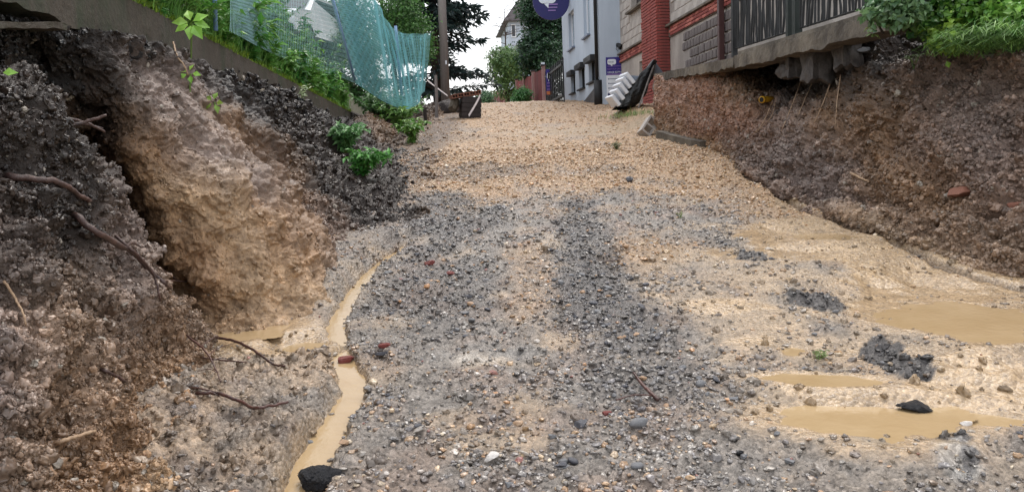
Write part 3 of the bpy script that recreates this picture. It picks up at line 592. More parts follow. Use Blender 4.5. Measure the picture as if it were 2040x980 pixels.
CODD = np.array([lin(c) for c in [(222, 214, 204), (138, 62, 56), (206, 150, 96), (40, 40, 46)]])
def stone_tints(i, j, rng):
    n = len(i); org = fd['orange'][i, j]; dk = fd['dark'][i, j]
    pt = np.clip(.2+.75*org-.35*dk, .02, .97); t = GREYS[rng.integers(0, len(GREYS), n)]
    t = np.where((rng.random(n) < pt)[:, None], TANS[rng.integers(0, len(TANS), n)], t)
    t = np.where((rng.random(n) < .035)[:, None], CODD[rng.choice(4, n, p=[.5, .15, .25, .1])], t)
    t = t*(1-.55*fd['blk'][i, j][:, None]); t = t*(1-.2*dk[:, None])*rng.uniform(.75, 1.25, (n, 1)); return .55*t+.45*np.clip(col[i, j], .02, .8)*rng.uniform(.7, 1.15, (n, 1))
gw = np.clip(.12+.9*sstep(-.25, .3, fbm(pp, 1.9, 3, 61.))+.7*fd['dark']+.35*fd['orange'], 0, 1)*np.clip(1-.93*fd['film']-fd['pd']-fd['ch']*.45-.5*fd['shelf'], 0.015, 1)*(1-.3*fd['blk'])
M['gravel'] = tint_material('wet gravel stone', .24)
i, j = sample_road(68000, 2.0, 14.5, lambda i, j: gw[i, j])
i2, j2 = sample_road(14000, 12, 32, lambda i, j: gw[i, j]*.8)
i, j = np.concatenate([i, i2]), np.concatenate([j, j2]); n = len(i); p = RV[i, j]+np.stack([RNG.normal(0, .008, n), RNG.normal(0, .008, n), np.zeros(n)], -1)
r = np.clip(np.exp(RNG.normal(math.log(.0068), .48, n)), .003, .021)*(1+np.clip((p[:, 1]-5)*.05, 0, .8))
p[:, 2] += r*.15
scl = r[:, None]*np.stack([RNG.uniform(.85, 1.5, n), RNG.uniform(.7, 1.1, n), RNG.uniform(.4, .75, n)], -1)
rot = np.stack([RNG.normal(0, .3, n), RNG.normal(0, .3, n), RNG.uniform(0, 6.28, n)], -1)
gravel = scatter('gravel', p, scl, rot, stone_tints(i, j, RNG), M['gravel'], .42, 'loose wet gravel spread over the road')
# small soil crumbs
M['clod'] = tint_material('wet soil clod', .36)
PT, SC, RT, TI = [], [], [], []
for (o, V2, cc), n, med in ((B1, 30000, .0058), (B2, 2600, .005), (B3, 5000, .008), (B4, 15000, .013), (B5, 30000, .0095)):
    f = V2.reshape(-1, 3); c = cc.reshape(-1, 3); k_ = RNG.integers(0, len(f), n); r = np.clip(np.exp(RNG.normal(math.log(med), .5, n)), .003, .03)
    PT.append(f[k_]); SC.append(r[:, None]*RNG.uniform(.6, 1.4, (n, 3))); RT.append(RNG.uniform(0, 6.28, (n, 3))); TI.append(np.where(RNG.random((n, 1)) < .02, np.array(lin((150, 140, 128))), c[k_]*RNG.uniform(.55, 1.3, (n, 1))))
i, j = sample_road(6500, 2.0, 9, lambda i, j: np.clip(fd['shelf'][i, j]+.5*fd['blk'][i, j]+.12*(1-fd['pd'][i, j]), 0, 1))
n = len(i); r = np.clip(np.exp(RNG.normal(math.log(.009), .5, n)), .004, .03)
PT.append(RV[i, j]); SC.append(r[:, None]*RNG.uniform(.6, 1.4, (n, 3))); RT.append(RNG.uniform(0, 6.28, (n, 3))); TI.append(col[i, j]*RNG.uniform(.55, 1.0, (n, 1)))
clods = scatter('soil_crumbs', np.concatenate(PT), np.concatenate(SC), np.concatenate(RT), np.concatenate(TI), M['clod'], .6, 'crumbs of wet soil lying on banks and road')

# ------------------------------------------------------------------ countable stones
def stone_mesh(name, seed, ang=.35, cuts=0, flat=1.):
    bm = bmesh.new(); bmesh.ops.create_icosphere(bm, subdivisions=3, radius=1)
    v = np.array([q.co for q in bm.verts]); nn = fbm(v, .8, 3, seed*5.1)
    if name[:5] in ('brick', 'tile_'): v = np.sign(v)*np.abs(v)**.42*.8
    v = v*(1+ang*nn*1.6)[:, None]
    rg = np.random.default_rng(seed+100)
    for _ in range(cuts):                                   # knock flat faces into angular lumps
        d = rg.normal(size=3); d /= np.linalg.norm(d); h = rg.uniform(.45, .8); e = v@d; v = v-np.maximum(e-h, 0)[:, None]*d
    v[:, 2] *= flat
    if cuts: v = v*(1+.16*fbm(v, 2.2, 4, seed*2.3))[:, None]
    for q, c in zip(bm.verts, v): q.co = c
    me = bpy.data.meshes.new(name); bm.to_mesh(me); bm.free()
    me.polygons.foreach_set('use_smooth', [cuts == 0]*len(me.polygons)); return me
KIND = [('grey_stone', 'rounded grey stone bedded in the gravel road', 'grey stones in the road'), ('dark_stone', 'dark slate grey stone bedded in the gravel road', 'dark stones in the road'),
        ('tan_stone', 'ochre stone bedded in the gravel road', 'ochre stones in the road')]
SM = {kd[0]: [stone_mesh('stone', s+10*q, .3, (0, 5, 7)[s % 3], .6) for s in range(5)] for q, kd in enumerate(KIND)}
for kname, ms in SM.items():
    for me in ms: me.materials.append(M[kname])
i, j = sample_road(1300, 2.6, 6.8, lambda i, j: gw[i, j]*np.clip(.25+fd['dark'][i, j], 0, 1)*(1-fd['orange'][i, j]*.5))
for a_, b_ in list(zip(i, j))[:290]:
    kd = KIND[2] if random.random() < .12+.5*fd['orange'][a_, b_] else KIND[random.random() < .45]
    o = bpy.data.objects.new('stone', random.choice(SM[kd[0]])); COL.objects.link(o); r = random.uniform(.012, .025)
    q = RV[a_, b_]; o.location = (q[0], q[1], q[2]+r*.2); o.scale = (r*random.uniform(.9, 1.4), r*random.uniform(.7, 1.1), r); o.rotation_euler = (random.gauss(0, .2), random.gauss(0, .2), random.uniform(0, 6.28))
    tag(o, kd[1], 'stone', kd[2])
def lone_stone(name, px, py, w, mat, label, cat='stone', flat=.55, cuts=7, seed=1, asp=1.5, rz=None, up=.35):
    loc, nr_ = hit(px, py); r = w/2*(loc-CAM).length/F
    me = stone_mesh(name, seed, .25, cuts, flat)
    if mat == 'asphalt':
        bm = bmesh.new(); bm.from_mesh(me); bmesh.ops.subdivide_edges(bm, edges=bm.edges[:], cuts=2, use_grid_fill=True); v = np.array([q.co for q in bm.verts]); dd = .10*billow(v, 3.1, seed)+.07*billow(v, 8, seed)
        for q, e_ in zip(bm.verts, v*(1+dd)[:, None]): q.co = e_
        bm.to_mesh(me); bm.free()
    me.materials.append(M[mat]); o = bpy.data.objects.new(name, me); COL.objects.link(o)
    o.location = loc+Vector((0, 0, r*flat*up)); o.scale = (r, r/asp, r); o.rotation_euler = (random.uniform(-.15, .15), random.uniform(-.15, .15), random.uniform(-.4, .4) if rz is None else rz)
    return tag(o, label, cat)
lone_stone('asphalt_chunk', 645, 962, 92, 'asphalt', 'large black broken asphalt lump beside the runoff stream', 'asphalt chunk', .6, 3, 3, 1.2, .3, .15)
lone_stone('asphalt_chunk', 1820, 815, 64, 'asphalt', 'flat black asphalt chunk lying in the large brown puddle', 'asphalt chunk', .34, 6, 8, 1.3, -.2, .5)
lone_stone('brick_fragment', 692, 719, 44, 'redstone', 'dark red brick fragment lying across the runoff stream', 'brick fragment', .5, 7, 4, 1.5, .1)
lone_stone('brick_fragment', 856, 527, 24, 'redstone', 'bright red brick chip with a black face in the grey gravel', 'brick fragment', .6, 6, 5, 1.3)
lone_stone('brick_fragment', 900, 546, 22, 'redstone', 'pinkish red brick chip next to the bright red chip', 'brick fragment', .5, 4, 6, 1.5)
lone_stone('brick_fragment', 1210, 827, 22, 'redstone', 'small red pebble below the forked stick', 'brick fragment', .6, 2, 7, 1.3)
lone_stone('stone', 980, 912, 36, 'white_stone', 'white chalky stone half sunk in grey mud', 'stone', .6, 5, 9, 1.3, .6)
lone_stone('stone', 1158, 846, 32, 'dark_stone', 'flat square slate grey stone on pale mud', 'stone', .45, 6, 10, 1.2)
lone_stone('stone', 1272, 846, 36, 'grey_stone', 'long oval grey stone beneath the forked stick', 'stone', .6, 0, 11, 1.7, 0)
lone_stone('stone', 1396, 767, 20, 'grey_stone', 'round bluish grey pebble with smaller ones around it', 'stone', .8, 0, 12, 1.1)
lone_stone('stone', 1270, 930, 24, 'grey_stone', 'oval smooth grey stone in pale mud', 'stone', .6, 0, 13, 1.4)
lone_stone('stone', 1116, 928, 30, 'dark_stone', 'blue black flat stone in the gravel', 'stone', .4, 6, 14, 1.6)
lone_stone('stone', 1925, 846, 24, 'white_stone', 'white broken chip beside the long thin puddle', 'stone', .4, 6, 15, 1.5)
lone_stone('stone', 1475, 903, 18, 'asphalt', 'small cubic black lump left of the large puddle', 'stone', .8, 6, 16, 1.1)
lone_stone('stone', 685, 884, 18, 'tan_stone', 'orange stone beside the black asphalt lump', 'stone', .7, 5, 17, 1.2)
lone_stone('stone', 766, 690, 28, 'redstone', 'long reddish brown stone at the left edge of the gravel', 'stone', .4, 5, 18, 2.4, .2)
lone_stone('stone', 760, 706, 26, 'dark_stone', 'dark flat stone under the long reddish one', 'stone', .5, 5, 19, 1.6)
lone_stone('stone', 1255, 362, 18, 'dark_stone', 'dark clod on the orange gravel up the road', 'stone', .8, 5, 20, 1.2)
lone_stone('stone', 1432, 120, 1, 'grey_stone', 'tiny grey chip on the low wall', 'stone') if False else None
lone_stone('tile_fragment', 1917, 388, 56, 'terracotta', 'broken terracotta tile sticking out of the right bank', 'tile', .42, 8, 21, 1.3, .2, .4)
lone_stone('tile_fragment', 2020, 412, 40, 'terracotta', 'narrow reddish tile sliver low on the right bank', 'tile', .3, 6, 22, 2.6, -.7, .4)
lone_stone('stone', 1722, 97, 34, 'grey_stone', 'pale broken concrete piece wedged under the end of the fence wall', 'stone', .35, 6, 23, 1.5, None, -.3)
lone_stone('mud_lump', 650, 660+12, 44, 'dark_stone', 'dark grey mud lump beside the runoff stream', 'mud lump', .6, 2, 24, 1.2) if False else None

# ------------------------------------------------------------------ roots and twigs
def twig(name, pts, r0, r1, mat, label, lift=.015, seg=6, forks=()):
    """pts: photo points that lie on the ground or bank; heights come from what they touch"""
    if all(len(e) == 2 for e in pts):
        # lie on the tops of the lumps: nearest of the neighbouring contact distances, smoothed along the stem
        px_ = [tuple(e) for e in smooth_line([(e[0], e[1], 0) for e in pts], 4*len(pts)-3)[:, :2]]
        dd = np.array([(hit(*e)[0]-CAM).length for e in px_]); m_ = len(dd)
        lo_ = np.array([dd[max(0, k-2):k+3].min() for k in range(m_)]); lo_ = np.array([lo_[max(0, k-2):k+3].mean() for k in range(m_)])-lift*.5-r0*.6
        lo_[0] += r0*2; lo_[-1] = max(lo_[-1], dd[-1]-lift); q = [CAM+ray(*e)*t for e, t in zip(px_, lo_)]
    else: q = [P(*e) if len(e) == 3 else hit(*e)[0] for e in pts]
    root = empty(name, q[0]); n = max(16, len(pts)*6)
    ln = smooth_line(q, n); jit = np.random.default_rng(len(label)).normal(0, r0*.16, ln.shape); ln = ln+jit
    MB().tube(ln, list(np.linspace(r0, r1, n)), seg).build('stem', mat, root, True)
    for (a, b_) in forks:
        p0 = Vector(ln[int(a*(n-1))]); l, n_ = hit(*b_) if len(b_) == 2 else (P(*b_), Vector((0, 0, 1)))
        m_ = (p0+l)/2+Vector((random.uniform(-.02, .02), 0, .02)); f = smooth_line([p0, m_, l+n_*lift], 10)
        MB().tube(f, list(np.linspace(r0*.5, r1*.5, 10)), 5).build('side_shoot', mat, root, True)
    return tag(root, label, name.replace('_', ' '))
twig('root', [(70, 285, 3.85), (115, 258, 3.85), (165, 245, 3.9), (212, 230, 3.95)], .014, .007, 'root', 'forked brown root sticking out above the dark hollow', forks=[(.1, (40, 300, 3.8)), (.55, (205, 262, 4.1))])
twig('root', [(40, 225, 3.8), (110, 232, 3.9), (170, 245, 4.0), (208, 263, 4.1)], .010, .006, 'root', 'thin dark root crossing behind the forked brown root')
twig('root', [(15, 352), (70, 356), (120, 365), (160, 390), (180, 400)], .016, .009, 'root', 'thick brown root lying on the dark spoil heap', .045)
twig('root', [(150, 430), (200, 468), (260, 500), (300, 540), (340, 575)], .016, .009, 'root', 'long dark root running down the edge of the spoil heap', .05, forks=[(.45, (280, 490)), (.6, (355, 560)), (.9, (365, 570))])
twig('root', [(165, 345, 4.3), (200, 350, 4.35), (230, 368, 4.4), (250, 390, 4.45)], .006, .003, 'root', 'thin root hanging over the dark hollow')
twig('root', [(230, 470), (285, 520), (310, 560), (320, 600)], .008, .005, 'root', 'dark root beside the long root on the spoil heap', .035)
twig('twig', [(430, 672), (470, 680), (505, 698), (530, 715), (548, 727), (566, 728)], .009, .005, 'redtwig', 'bent reddish twig reaching over the brown puddle', .03, forks=[(.05, (395, 690))])
twig('twig', [(392, 782), (440, 785), (480, 800), (505, 812), (540, 808), (574, 800)], .010, .006, 'redtwig', 'thick reddish twig curving across the mud shelf', .03, forks=[(.2, (365, 778)), (.1, (430, 800))])
twig('twig', [(372, 668), (410, 700), (432, 740), (440, 762)], .006, .003, 'redtwig', 'thin red twig hanging down the end of the spoil heap', .02, forks=[(.4, (470, 690)), (.5, (460, 722)), (.7, (395, 742))])
twig('twig', [(400, 712), (450, 718), (500, 722)], .005, .003, 'redtwig', 'short red twig at the foot of the spoil heap', .02)
twig('twig', [(112, 883), (150, 870), (190, 858)], .008, .006, 'paletwig', 'pale straw coloured stick low on the spoil heap', .02)
twig('twig', [(8, 560), (28, 590), (45, 622), (52, 648)], .005, .003, 'paletwig', 'thin pale root dangling on the left of the spoil heap', .02)
twig('twig', [(200, 735), (225, 745), (250, 760)], .008, .006, 'root', 'short brown stick pressed into the spoil heap', .01)
twig('twig', [(1262, 742), (1280, 765), (1296, 782), (1312, 796)], .007, .010, 'redtwig', 'forked reddish brown stick on the grey gravel', .02, forks=[(.8, (1234, 802))])
twig('twig', [(1200, 523), (1215, 520), (1235, 518)], .006, .004, 'root', 'short dark stick beside the orange gravel patch', .01)
twig('twig', [(1695, 345), (1715, 355), (1732, 362)], .012, .008, 'paletwig', 'pale stick on the right bank', .02)
for k_, (a, b_, c, lb) in enumerate([((1600, 150), (1580, 205), (1556, 262), 'first'), ((1625, 150), (1605, 195), (1590, 230), ''), ((1655, 165), (1640, 205), (1620, 250), ''), ((1675, 150), (1668, 200), (1664, 250), ''), ((1545, 205), (1535, 235), (1505, 265), ''), ((1540, 200), (1520, 245), (1500, 268), '')]):
    twig('root', [a, b_, c], .008, .004, 'paletwig', ['pale root hanging from the cavity under the fence wall nearest its yellow pipe', 'short pale root in the middle of the cavity under the fence wall', 'pale root fanning out below the fence wall cavity', 'straight pale root furthest downhill below the fence wall cavity', 'long thin root hanging just below the yellow pipe', 'pale root curling down left of the yellow pipe'][k_], .03)
loc, nr_ = hit(1535, 198); rt = empty('gas_pipe', loc)
pd_ = Vector((-.17, -.10, -.008))
MB().tube([loc-pd_*.6, loc+pd_*.5, loc+pd_], .043, 14).build('pipe', 'yellow', rt, True)
MB().tube([loc+pd_*.8, loc+pd_*1.02], .049, 14).build('end_collar', 'yellow', rt, True); MB().tube([loc+pd_*1.0, loc+pd_*1.03], .036, 14).build('bore_shade_disc', 'black', rt)  # black disc on the closed end stands in for the shade inside the pipe
tag(rt, 'short yellow gas pipe end sticking out of the right bank', 'pipe')
#PART3
M['darkconcrete'] = two_tone('damp dark concrete', lin((84, 78, 74)), lin((52, 47, 45)), 4, .4, .65, .7, .8, 25, 1, .3)
M['darkearth'] = simple('dark wet earth', lin((64, 56, 54)), .6, .4, 8, .9, dist=.04)
M['paleglass'] = simple('pale reflecting glass', lin((120, 136, 150)), .1, .2, 2, 0)
# ------------------------------------------------------------------ leaves
def leaves_mesh(name, pos, nrm, axis, size, col, asp=.5, fold=.18):
    """one folded six-vertex leaf per point"""
    n = len(pos); nrm = nrm/(np.linalg.norm(nrm, axis=1, keepdims=True)+1e-9)
    axis = axis-nrm*np.sum(axis*nrm, 1, keepdims=True); axis /= np.linalg.norm(axis, axis=1, keepdims=True)+1e-9
    sd = np.cross(nrm, axis); s = size[:, None]
    v = np.stack([pos, pos+axis*s*.45+sd*s*asp*.5+nrm*s*fold*.5, pos+axis*s*.5-nrm*s*.02, pos+axis*s*.45-sd*s*asp*.5+nrm*s*fold*.5, pos+axis*s-nrm*s*fold], 1)
    i = np.arange(n)[:, None]*5
    q = np.concatenate([i+np.array([[0, 1, 4, 2]]), i+np.array([[0, 2, 4, 3]])], 0)
    me = raw_mesh(name, v.reshape(-1, 3), q, False); set_col(me, np.repeat(col, 5, 0)); return me
def greens(n, a, b, rng=RNG, var=.3):
    t = rng.random((n, 1)); c = np.array(lin(a))*(1-t)+np.array(lin(b))*t; return c*rng.uniform(1-var, 1+var, (n, 1))
def crown_points(cs, nclump, per, spread, seed, fill=.45):
    rng = np.random.default_rng(seed); pts, out, cl = [], [], []
    w = np.array([r[0]*r[1]*r[2] for c, r in cs]); w = w/w.sum()
    for _ in range(nclump):
        c, r = cs[rng.choice(len(cs), p=w)]; d = rng.normal(size=3); d /= np.linalg.norm(d); rad = rng.uniform(fill, 1)**.6
        k = np.array(c)+d*np.array(r)*rad; cl.append(k)
        m = rng.integers(int(per*.6), int(per*1.4)+1); pts.append(k+rng.normal(0, spread, (m, 3))*np.array([1, 1, .7])); out.append(np.repeat(d[None], m, 0))
    return np.concatenate(pts), np.concatenate(out), cl
def tree(name, base, cs, nclump, per, spread, leaf, ca, cb, label, seed, group=None, trunk=.14, cat='tree', asp=.55, fill=.45, droop=0.):
    rng = np.random.default_rng(seed); rt = empty(name, base); base = Vector(base)
    pts, out, cl = crown_points(cs, nclump, per, spread, seed, fill); n = len(pts)
    nr_ = out*.6+rng.normal(0, .6, (n, 3))+np.array([0, 0, .6]); ax = rng.normal(size=(n, 3))+out*.5+np.array([0, 0, -droop])
    me = leaves_mesh('crown', pts-np.array(base), nr_, ax, rng.uniform(.6, 1.35, n)*leaf, greens(n, ca, cb, rng), asp)
    link('crown', me, 'leaf', rt)
    top = Vector(cs[0][0])+Vector((0, 0, cs[0][1][2]*.5))
    if trunk:
        m = MB(); mid = base.lerp(top, .5)+Vector((rng.normal(0, .08), rng.normal(0, .08), 0))
        m.tube(smooth_line([base-Vector((0, 0, .1)), mid, top], 10), list(np.linspace(trunk, trunk*.3, 10)), 8)
        for k in cl[::max(1, len(cl)//26)]:
            k = Vector(k); t = min(max((k.z-base.z)/max(top.z-base.z, .1)-.2, .15), .9); s = base.lerp(top, t)
            m.tube(smooth_line([s, s.lerp(k, .5)+Vector((0, 0, .1*trunk)), k], 5), list(np.linspace(trunk*.35, trunk*.06, 5)), 5)
        m.build('trunk', 'bark', rt, True)
    return tag(rt, label, cat, group)
def weed(name, base, h, spread, nst, nl, leaf, ca, cb, label, seed, cat='plant', group=None, asp=.45, lean=(0, 0, 0), flop=.5):
    """stems rising from one point with leaves along them"""
    rng = np.random.default_rng(seed); base = Vector(base); rt = empty(name, base); m = MB(); P_, A_, N_ = [], [], []
    for s in range(nst):
        a = rng.uniform(0, 6.28); sp = spread*rng.uniform(.3, 1); hh = h*rng.uniform(.55, 1.1)
        tip = base+Vector((math.cos(a)*sp, math.sin(a)*sp, hh*(1-flop*.3)))+Vector(lean)*hh; md = base.lerp(tip, .5)+Vector((0, 0, hh*.18*flop*2))
        ln = smooth_line([base+Vector((rng.normal(0, .02), rng.normal(0, .02), -.03)), md, tip], 9); m.tube(ln, list(np.linspace(.005, .0015, 9)*(.6+h)), 4, False)
        for k in range(nl):
            t = rng.uniform(.06, 1); q = ln[min(int(t*8), 7)]*(1-(t*8) % 1)+ln[min(int(t*8)+1, 8)]*((t*8) % 1) if t < 1 else ln[8]
            P_.append(q); d = rng.normal(size=3)*np.array([1, 1, .35])+np.array([0, 0, .1]); A_.append(d); N_.append(rng.normal(0, .35, 3)+np.array([0, -.2, 1]))
    n = len(P_); me = leaves_mesh('foliage', np.array(P_)-np.array(base), np.array(N_), np.array(A_), rng.uniform(.6, 1.3, n)*leaf, greens(n, ca, cb, rng), asp)
    link('foliage', me, 'leaf', rt); m.build('stem', 'greenstem', rt); return tag(rt, label, cat, group)
M['greenstem'] = simple('green stem', lin((96, 122, 58)), .6, .2, 10, 0)
def grass_mesh(name, base, h, col, rng, lean=None, w=.006, upk=1.):
    n = len(base); a = rng.uniform(0, 6.28, n); d = np.stack([np.cos(a), np.sin(a), np.zeros(n)], -1)*rng.uniform(.15, 1.1, (n, 1))
    if lean is not None: d = d+np.array(lean)
    s = np.stack([-d[:, 1], d[:, 0], d[:, 2]*0], -1); s /= np.linalg.norm(s, axis=1, keepdims=True)+1e-9; hh = h[:, None]; up = np.array([0, 0, upk]); ww = w*(.6+hh)
    p1 = base+up*hh*.55+d*hh*.25; p2 = base+up*hh*.85+d*hh*.75-up*hh*.12
    v = np.stack([base-s*ww, base+s*ww, p1+s*ww*.8, p1-s*ww*.8, p2+s*ww*.2, p2-s*ww*.2], 1); i = np.arange(n)[:, None]*6
    q = np.concatenate([i+np.array([[0, 1, 2, 3]]), i+np.array([[3, 2, 4, 5]])], 0); me = raw_mesh(name, v.reshape(-1, 3), q, False); set_col(me, np.repeat(col, 6, 0)); return me

# ------------------------------------------------------------------ left foundation wall
def rough_beam(name, path, w, h, mat, parent, seg=.07, seed=0, amp=.012, broken=.05):
    """concrete strip along a path of top-front-edge points; front faces +x for the left wall, -x for the right"""
    pts = np.array([tuple(p) for p in path]); L = np.linalg.norm(pts[-1]-pts[0]); n = max(int(L/seg), 6); c = cr1(pts, n, 0); sg = 1 if w > 0 else -1
    prof = [(0, 0), (-w*.5, .004), (-w, 0), (-w, -h*.5), (-w, -h), (-w*.5, -h), (0, -h), (0, -h*.72), (0, -h*.45), (0, -h*.2)]; k = len(prof)
    V = np.zeros((n, k, 3))
    for j, (a, b_) in enumerate(prof): V[:, j] = c+np.array([a, 0, b_])
    d = fbm(V, 3, 3, seed)*amp+fbm(V, 14, 3, seed+4)*amp*.7; V[:, :, 0] += d*sg; V[:, :, 2] += fbm(V, 5, 3, seed+9)*amp
    V[:, [5, 6], 2] -= np.abs(fbm(V[:, [6]], 2.5, 3, seed+3))*broken*2-broken*.5
    V[0, :, 1] += RNG.normal(0, broken*.4, k); V[-1, :, 1] += RNG.normal(0, broken*.4, k)
    f = [(i*k+j, i*k+(j+1) % k, (i+1)*k+(j+1) % k, (i+1)*k+j) for i in range(n-1) for j in range(k)]+[tuple(range(k)), tuple(range((n-1)*k, n*k))]
    return MB().add(V.reshape(-1, 3).tolist(), f).build(name, mat, parent)
wall_l = empty('foundation_wall', (WX, 17.4, 1.9)); tag(wall_l, 'long low mossy concrete foundation wall undercut by the left bank', 'wall')
rough_beam('beam', [(WX, 1.5, WZ-.02), (WX, 6, WZ), (WX, 11, WZ), (WX, 17.4, WZ)], .22, .30, 'mossy', wall_l, seed=3)
rough_beam('footing', [(WX-.03, 6.5, WZ-.32), (WX-.03, 11, WZ-.32), (WX-.03, 17.2, WZ-.34)], .2, .22, 'mossy', wall_l, seed=8, broken=.08)
ledge = empty('concrete_slab', P(60, 60, 3.72)); 
rough_beam('slab', [P(-80, 44, 3.45), P(30, 44, 3.75), P(133, 47, 4.12)], .3, .035, 'mossy', ledge, .02, 5, .016, .03)
tag(ledge, 'thin broken concrete slab jutting out below the mossy wall', 'slab')
# ------------------------------------------------------------------ right foundation wall
def wr(px, py): q = PX(px, py, FX); return q
wall_r = empty('fence_wall', (FX, 13, 1.9)); tag(wall_r, 'pale concrete wall strip carrying the iron fence above the right bank', 'wall')
t1, t2 = wr(1462, 112), wr(1760, 24); dy = (t2-t1)
tend = t1+dy*1.0
rough_beam('beam', [t1, t1.lerp(tend, .5), tend], -.3, .19, 'concrete', wall_r, .06, 13, .012, .05)
s1, s2 = wr(1303, 148), wr(1458, 116)
rough_beam('low_beam', [s1, s1.lerp(s2, .5), s2+Vector((0, -.05, 0))], -.35, .15, 'concrete', wall_r, .05, 15, .014, .05)
c1 = t1+Vector((.05, 0, .0))
rough_beam('upstand', [t1+dy*.02+Vector((.03, 0, .05)), t1+dy*.45+Vector((.03, 0, .05)), t1+dy*.93+Vector((.03, 0, .05))], -.2, .06, 'concrete', wall_r, .05, 17, .006, .01)
for (px, py, hh, ww) in ((1622, 118, .42, .28), (1680, 92, .34, .22), (1575, 122, .3, .3)):
    q = PX(px, py, FX+.25); bm = bmesh.new(); bmesh.ops.create_cube(bm, size=1); bmesh.ops.subdivide_edges(bm, edges=bm.edges[:], cuts=7, use_grid_fill=True)
    for v_ in bm.verts: v_.co += Vector(v_.co)*.28*float(perlin(np.array([v_.co[:]])*2.3+px)[0])+Vector((0, 0, .12*float(perlin(np.array([v_.co[:]])*5+py)[0])))
    me_b = bpy.data.meshes.new('footing_stub'); bm.to_mesh(me_b); bm.free(); o = link('footing_stub', me_b, 'darkconcrete', wall_r)
    o.location = q-Vector(wall_r.location)+Vector((.05, 0, -.05)); o.scale = (ww, ww*1.1, hh)
pier = empty('corner_pier', wr(1305, 262)); q = wr(1303, 155)
gz = road_pt(1305, 275).z
rough = []
m = MB(); nlev = 14
for i in range(nlev):
    t = i/(nlev-1); zz = q.z-.1+(gz-.15-q.z)*t; e = .02*math.sin(i*2.1)
    m.add([(FX+.0+e, q.y-.16+e, zz), (FX+.3, q.y-.16-e, zz), (FX+.3, q.y+.08, zz), (FX+.0-e, q.y+.08, zz)], [])
m.f += [(i*4+j, i*4+(j+1) % 4, i*4+4+(j+1) % 4, i*4+4+j) for i in range(nlev-1) for j in range(4)]+[(0, 1, 2, 3)]
m.build('pier', 'concrete', pier); tag(pier, 'soil stained concrete pier at the uphill corner of the right bank', 'pier')
# fallen concrete kerb and hollow block
kb = empty('kerb_stone', road_pt(1350, 292)); l1, l2 = hit(1312, 274)[0], hit(1408, 292)[0]
rough_beam('kerb', [l1+Vector((-.05, 0, .12)), l1.lerp(l2, .5)+Vector((-.12, 0, .10)), l2+Vector((-.12, 0, .08))], -.16, .14, 'concrete', kb, .05, 23, .012, .02); tag(kb, 'fallen concrete kerb at the foot of the right bank', 'kerb')
hb = hit(1291, 268)[0]; bt = empty('hollow_block', hb); Rm = Matrix.Rotation(R_(-50), 3, 'Y') @ Matrix.Rotation(R_(25), 3, 'Z')
m = MB()
for (cx_, cz_, sx, sz) in ((0, .09, .4, .035), (0, -.09, .4, .035), (-.18, 0, .035, .15), (.18, 0, .035, .15), (0, 0, .035, .15)):
    m.box(hb+Vector((0, 0, .13))+Rm @ Vector((cx_, 0, cz_)), (sx, .2, sz), Rm)
m.build('block', 'pale_block', bt); tag(bt, 'grey hollow concrete block tipped against the wall corner', 'concrete block')

# ------------------------------------------------------------------ iron fence
fence = empty('iron_fence', (FX+.1, t1.y, t1.z)); tag(fence, 'black wrought iron fence of wavy bars on the pale concrete wall', 'fence')
dirv = dy/dy.length; up = Vector((0, 0, 1))
def fp(px): # along the wall top
    q = PX(px, 60, FX+.1); t = (q.y-t1.y)/dirv.y; return t1+dirv*t+Vector((.1, 0, .05))
def bar(px, h, mat, w=.05, base=0.):
    q = fp(px); return MB().box(q+Vector((0, 0, h/2+base-.04)), (w, w, h)).build('post', mat, fence)
bar(1463, 1.7, 'black', .07); bar(1573, 1.7, 'darkgreen', .07); bar(1588, 1.7, 'darkgreen', .09); bar(1728, 1.7, 'darkgreen', .08); bar(1840, 1.7, 'darkgreen', .08)
for (a, b_) in ((1466, 1568), (1594, 1724), (1732, 1838)):
    A, B = fp(a), fp(b_); nb = int((A-B).length/.07)
    for hh in (.07, 1.45): MB().tube([A+up*hh, B+up*hh], .013, 6).build('rail', 'black', fence)
    for k_ in range(nb):
        q = A.lerp(B, (k_+.5)/nb); ph = random.uniform(0, 6.28); am = random.uniform(.012, .026); w_ = random.uniform(5.5, 9); tl = random.uniform(-.05, .05)
        pts = [q+up*(.06+1.4*t)+dirv*(am*math.sin(w_*1.4*t+ph)+tl*t)+Vector((.01*math.sin(7*t+ph*2), 0, 0)) for t in np.linspace(0, 1, 13)]
        MB().tube(pts, [random.uniform(.013, .019) for _ in pts], 5).build('bar', 'black', fence)

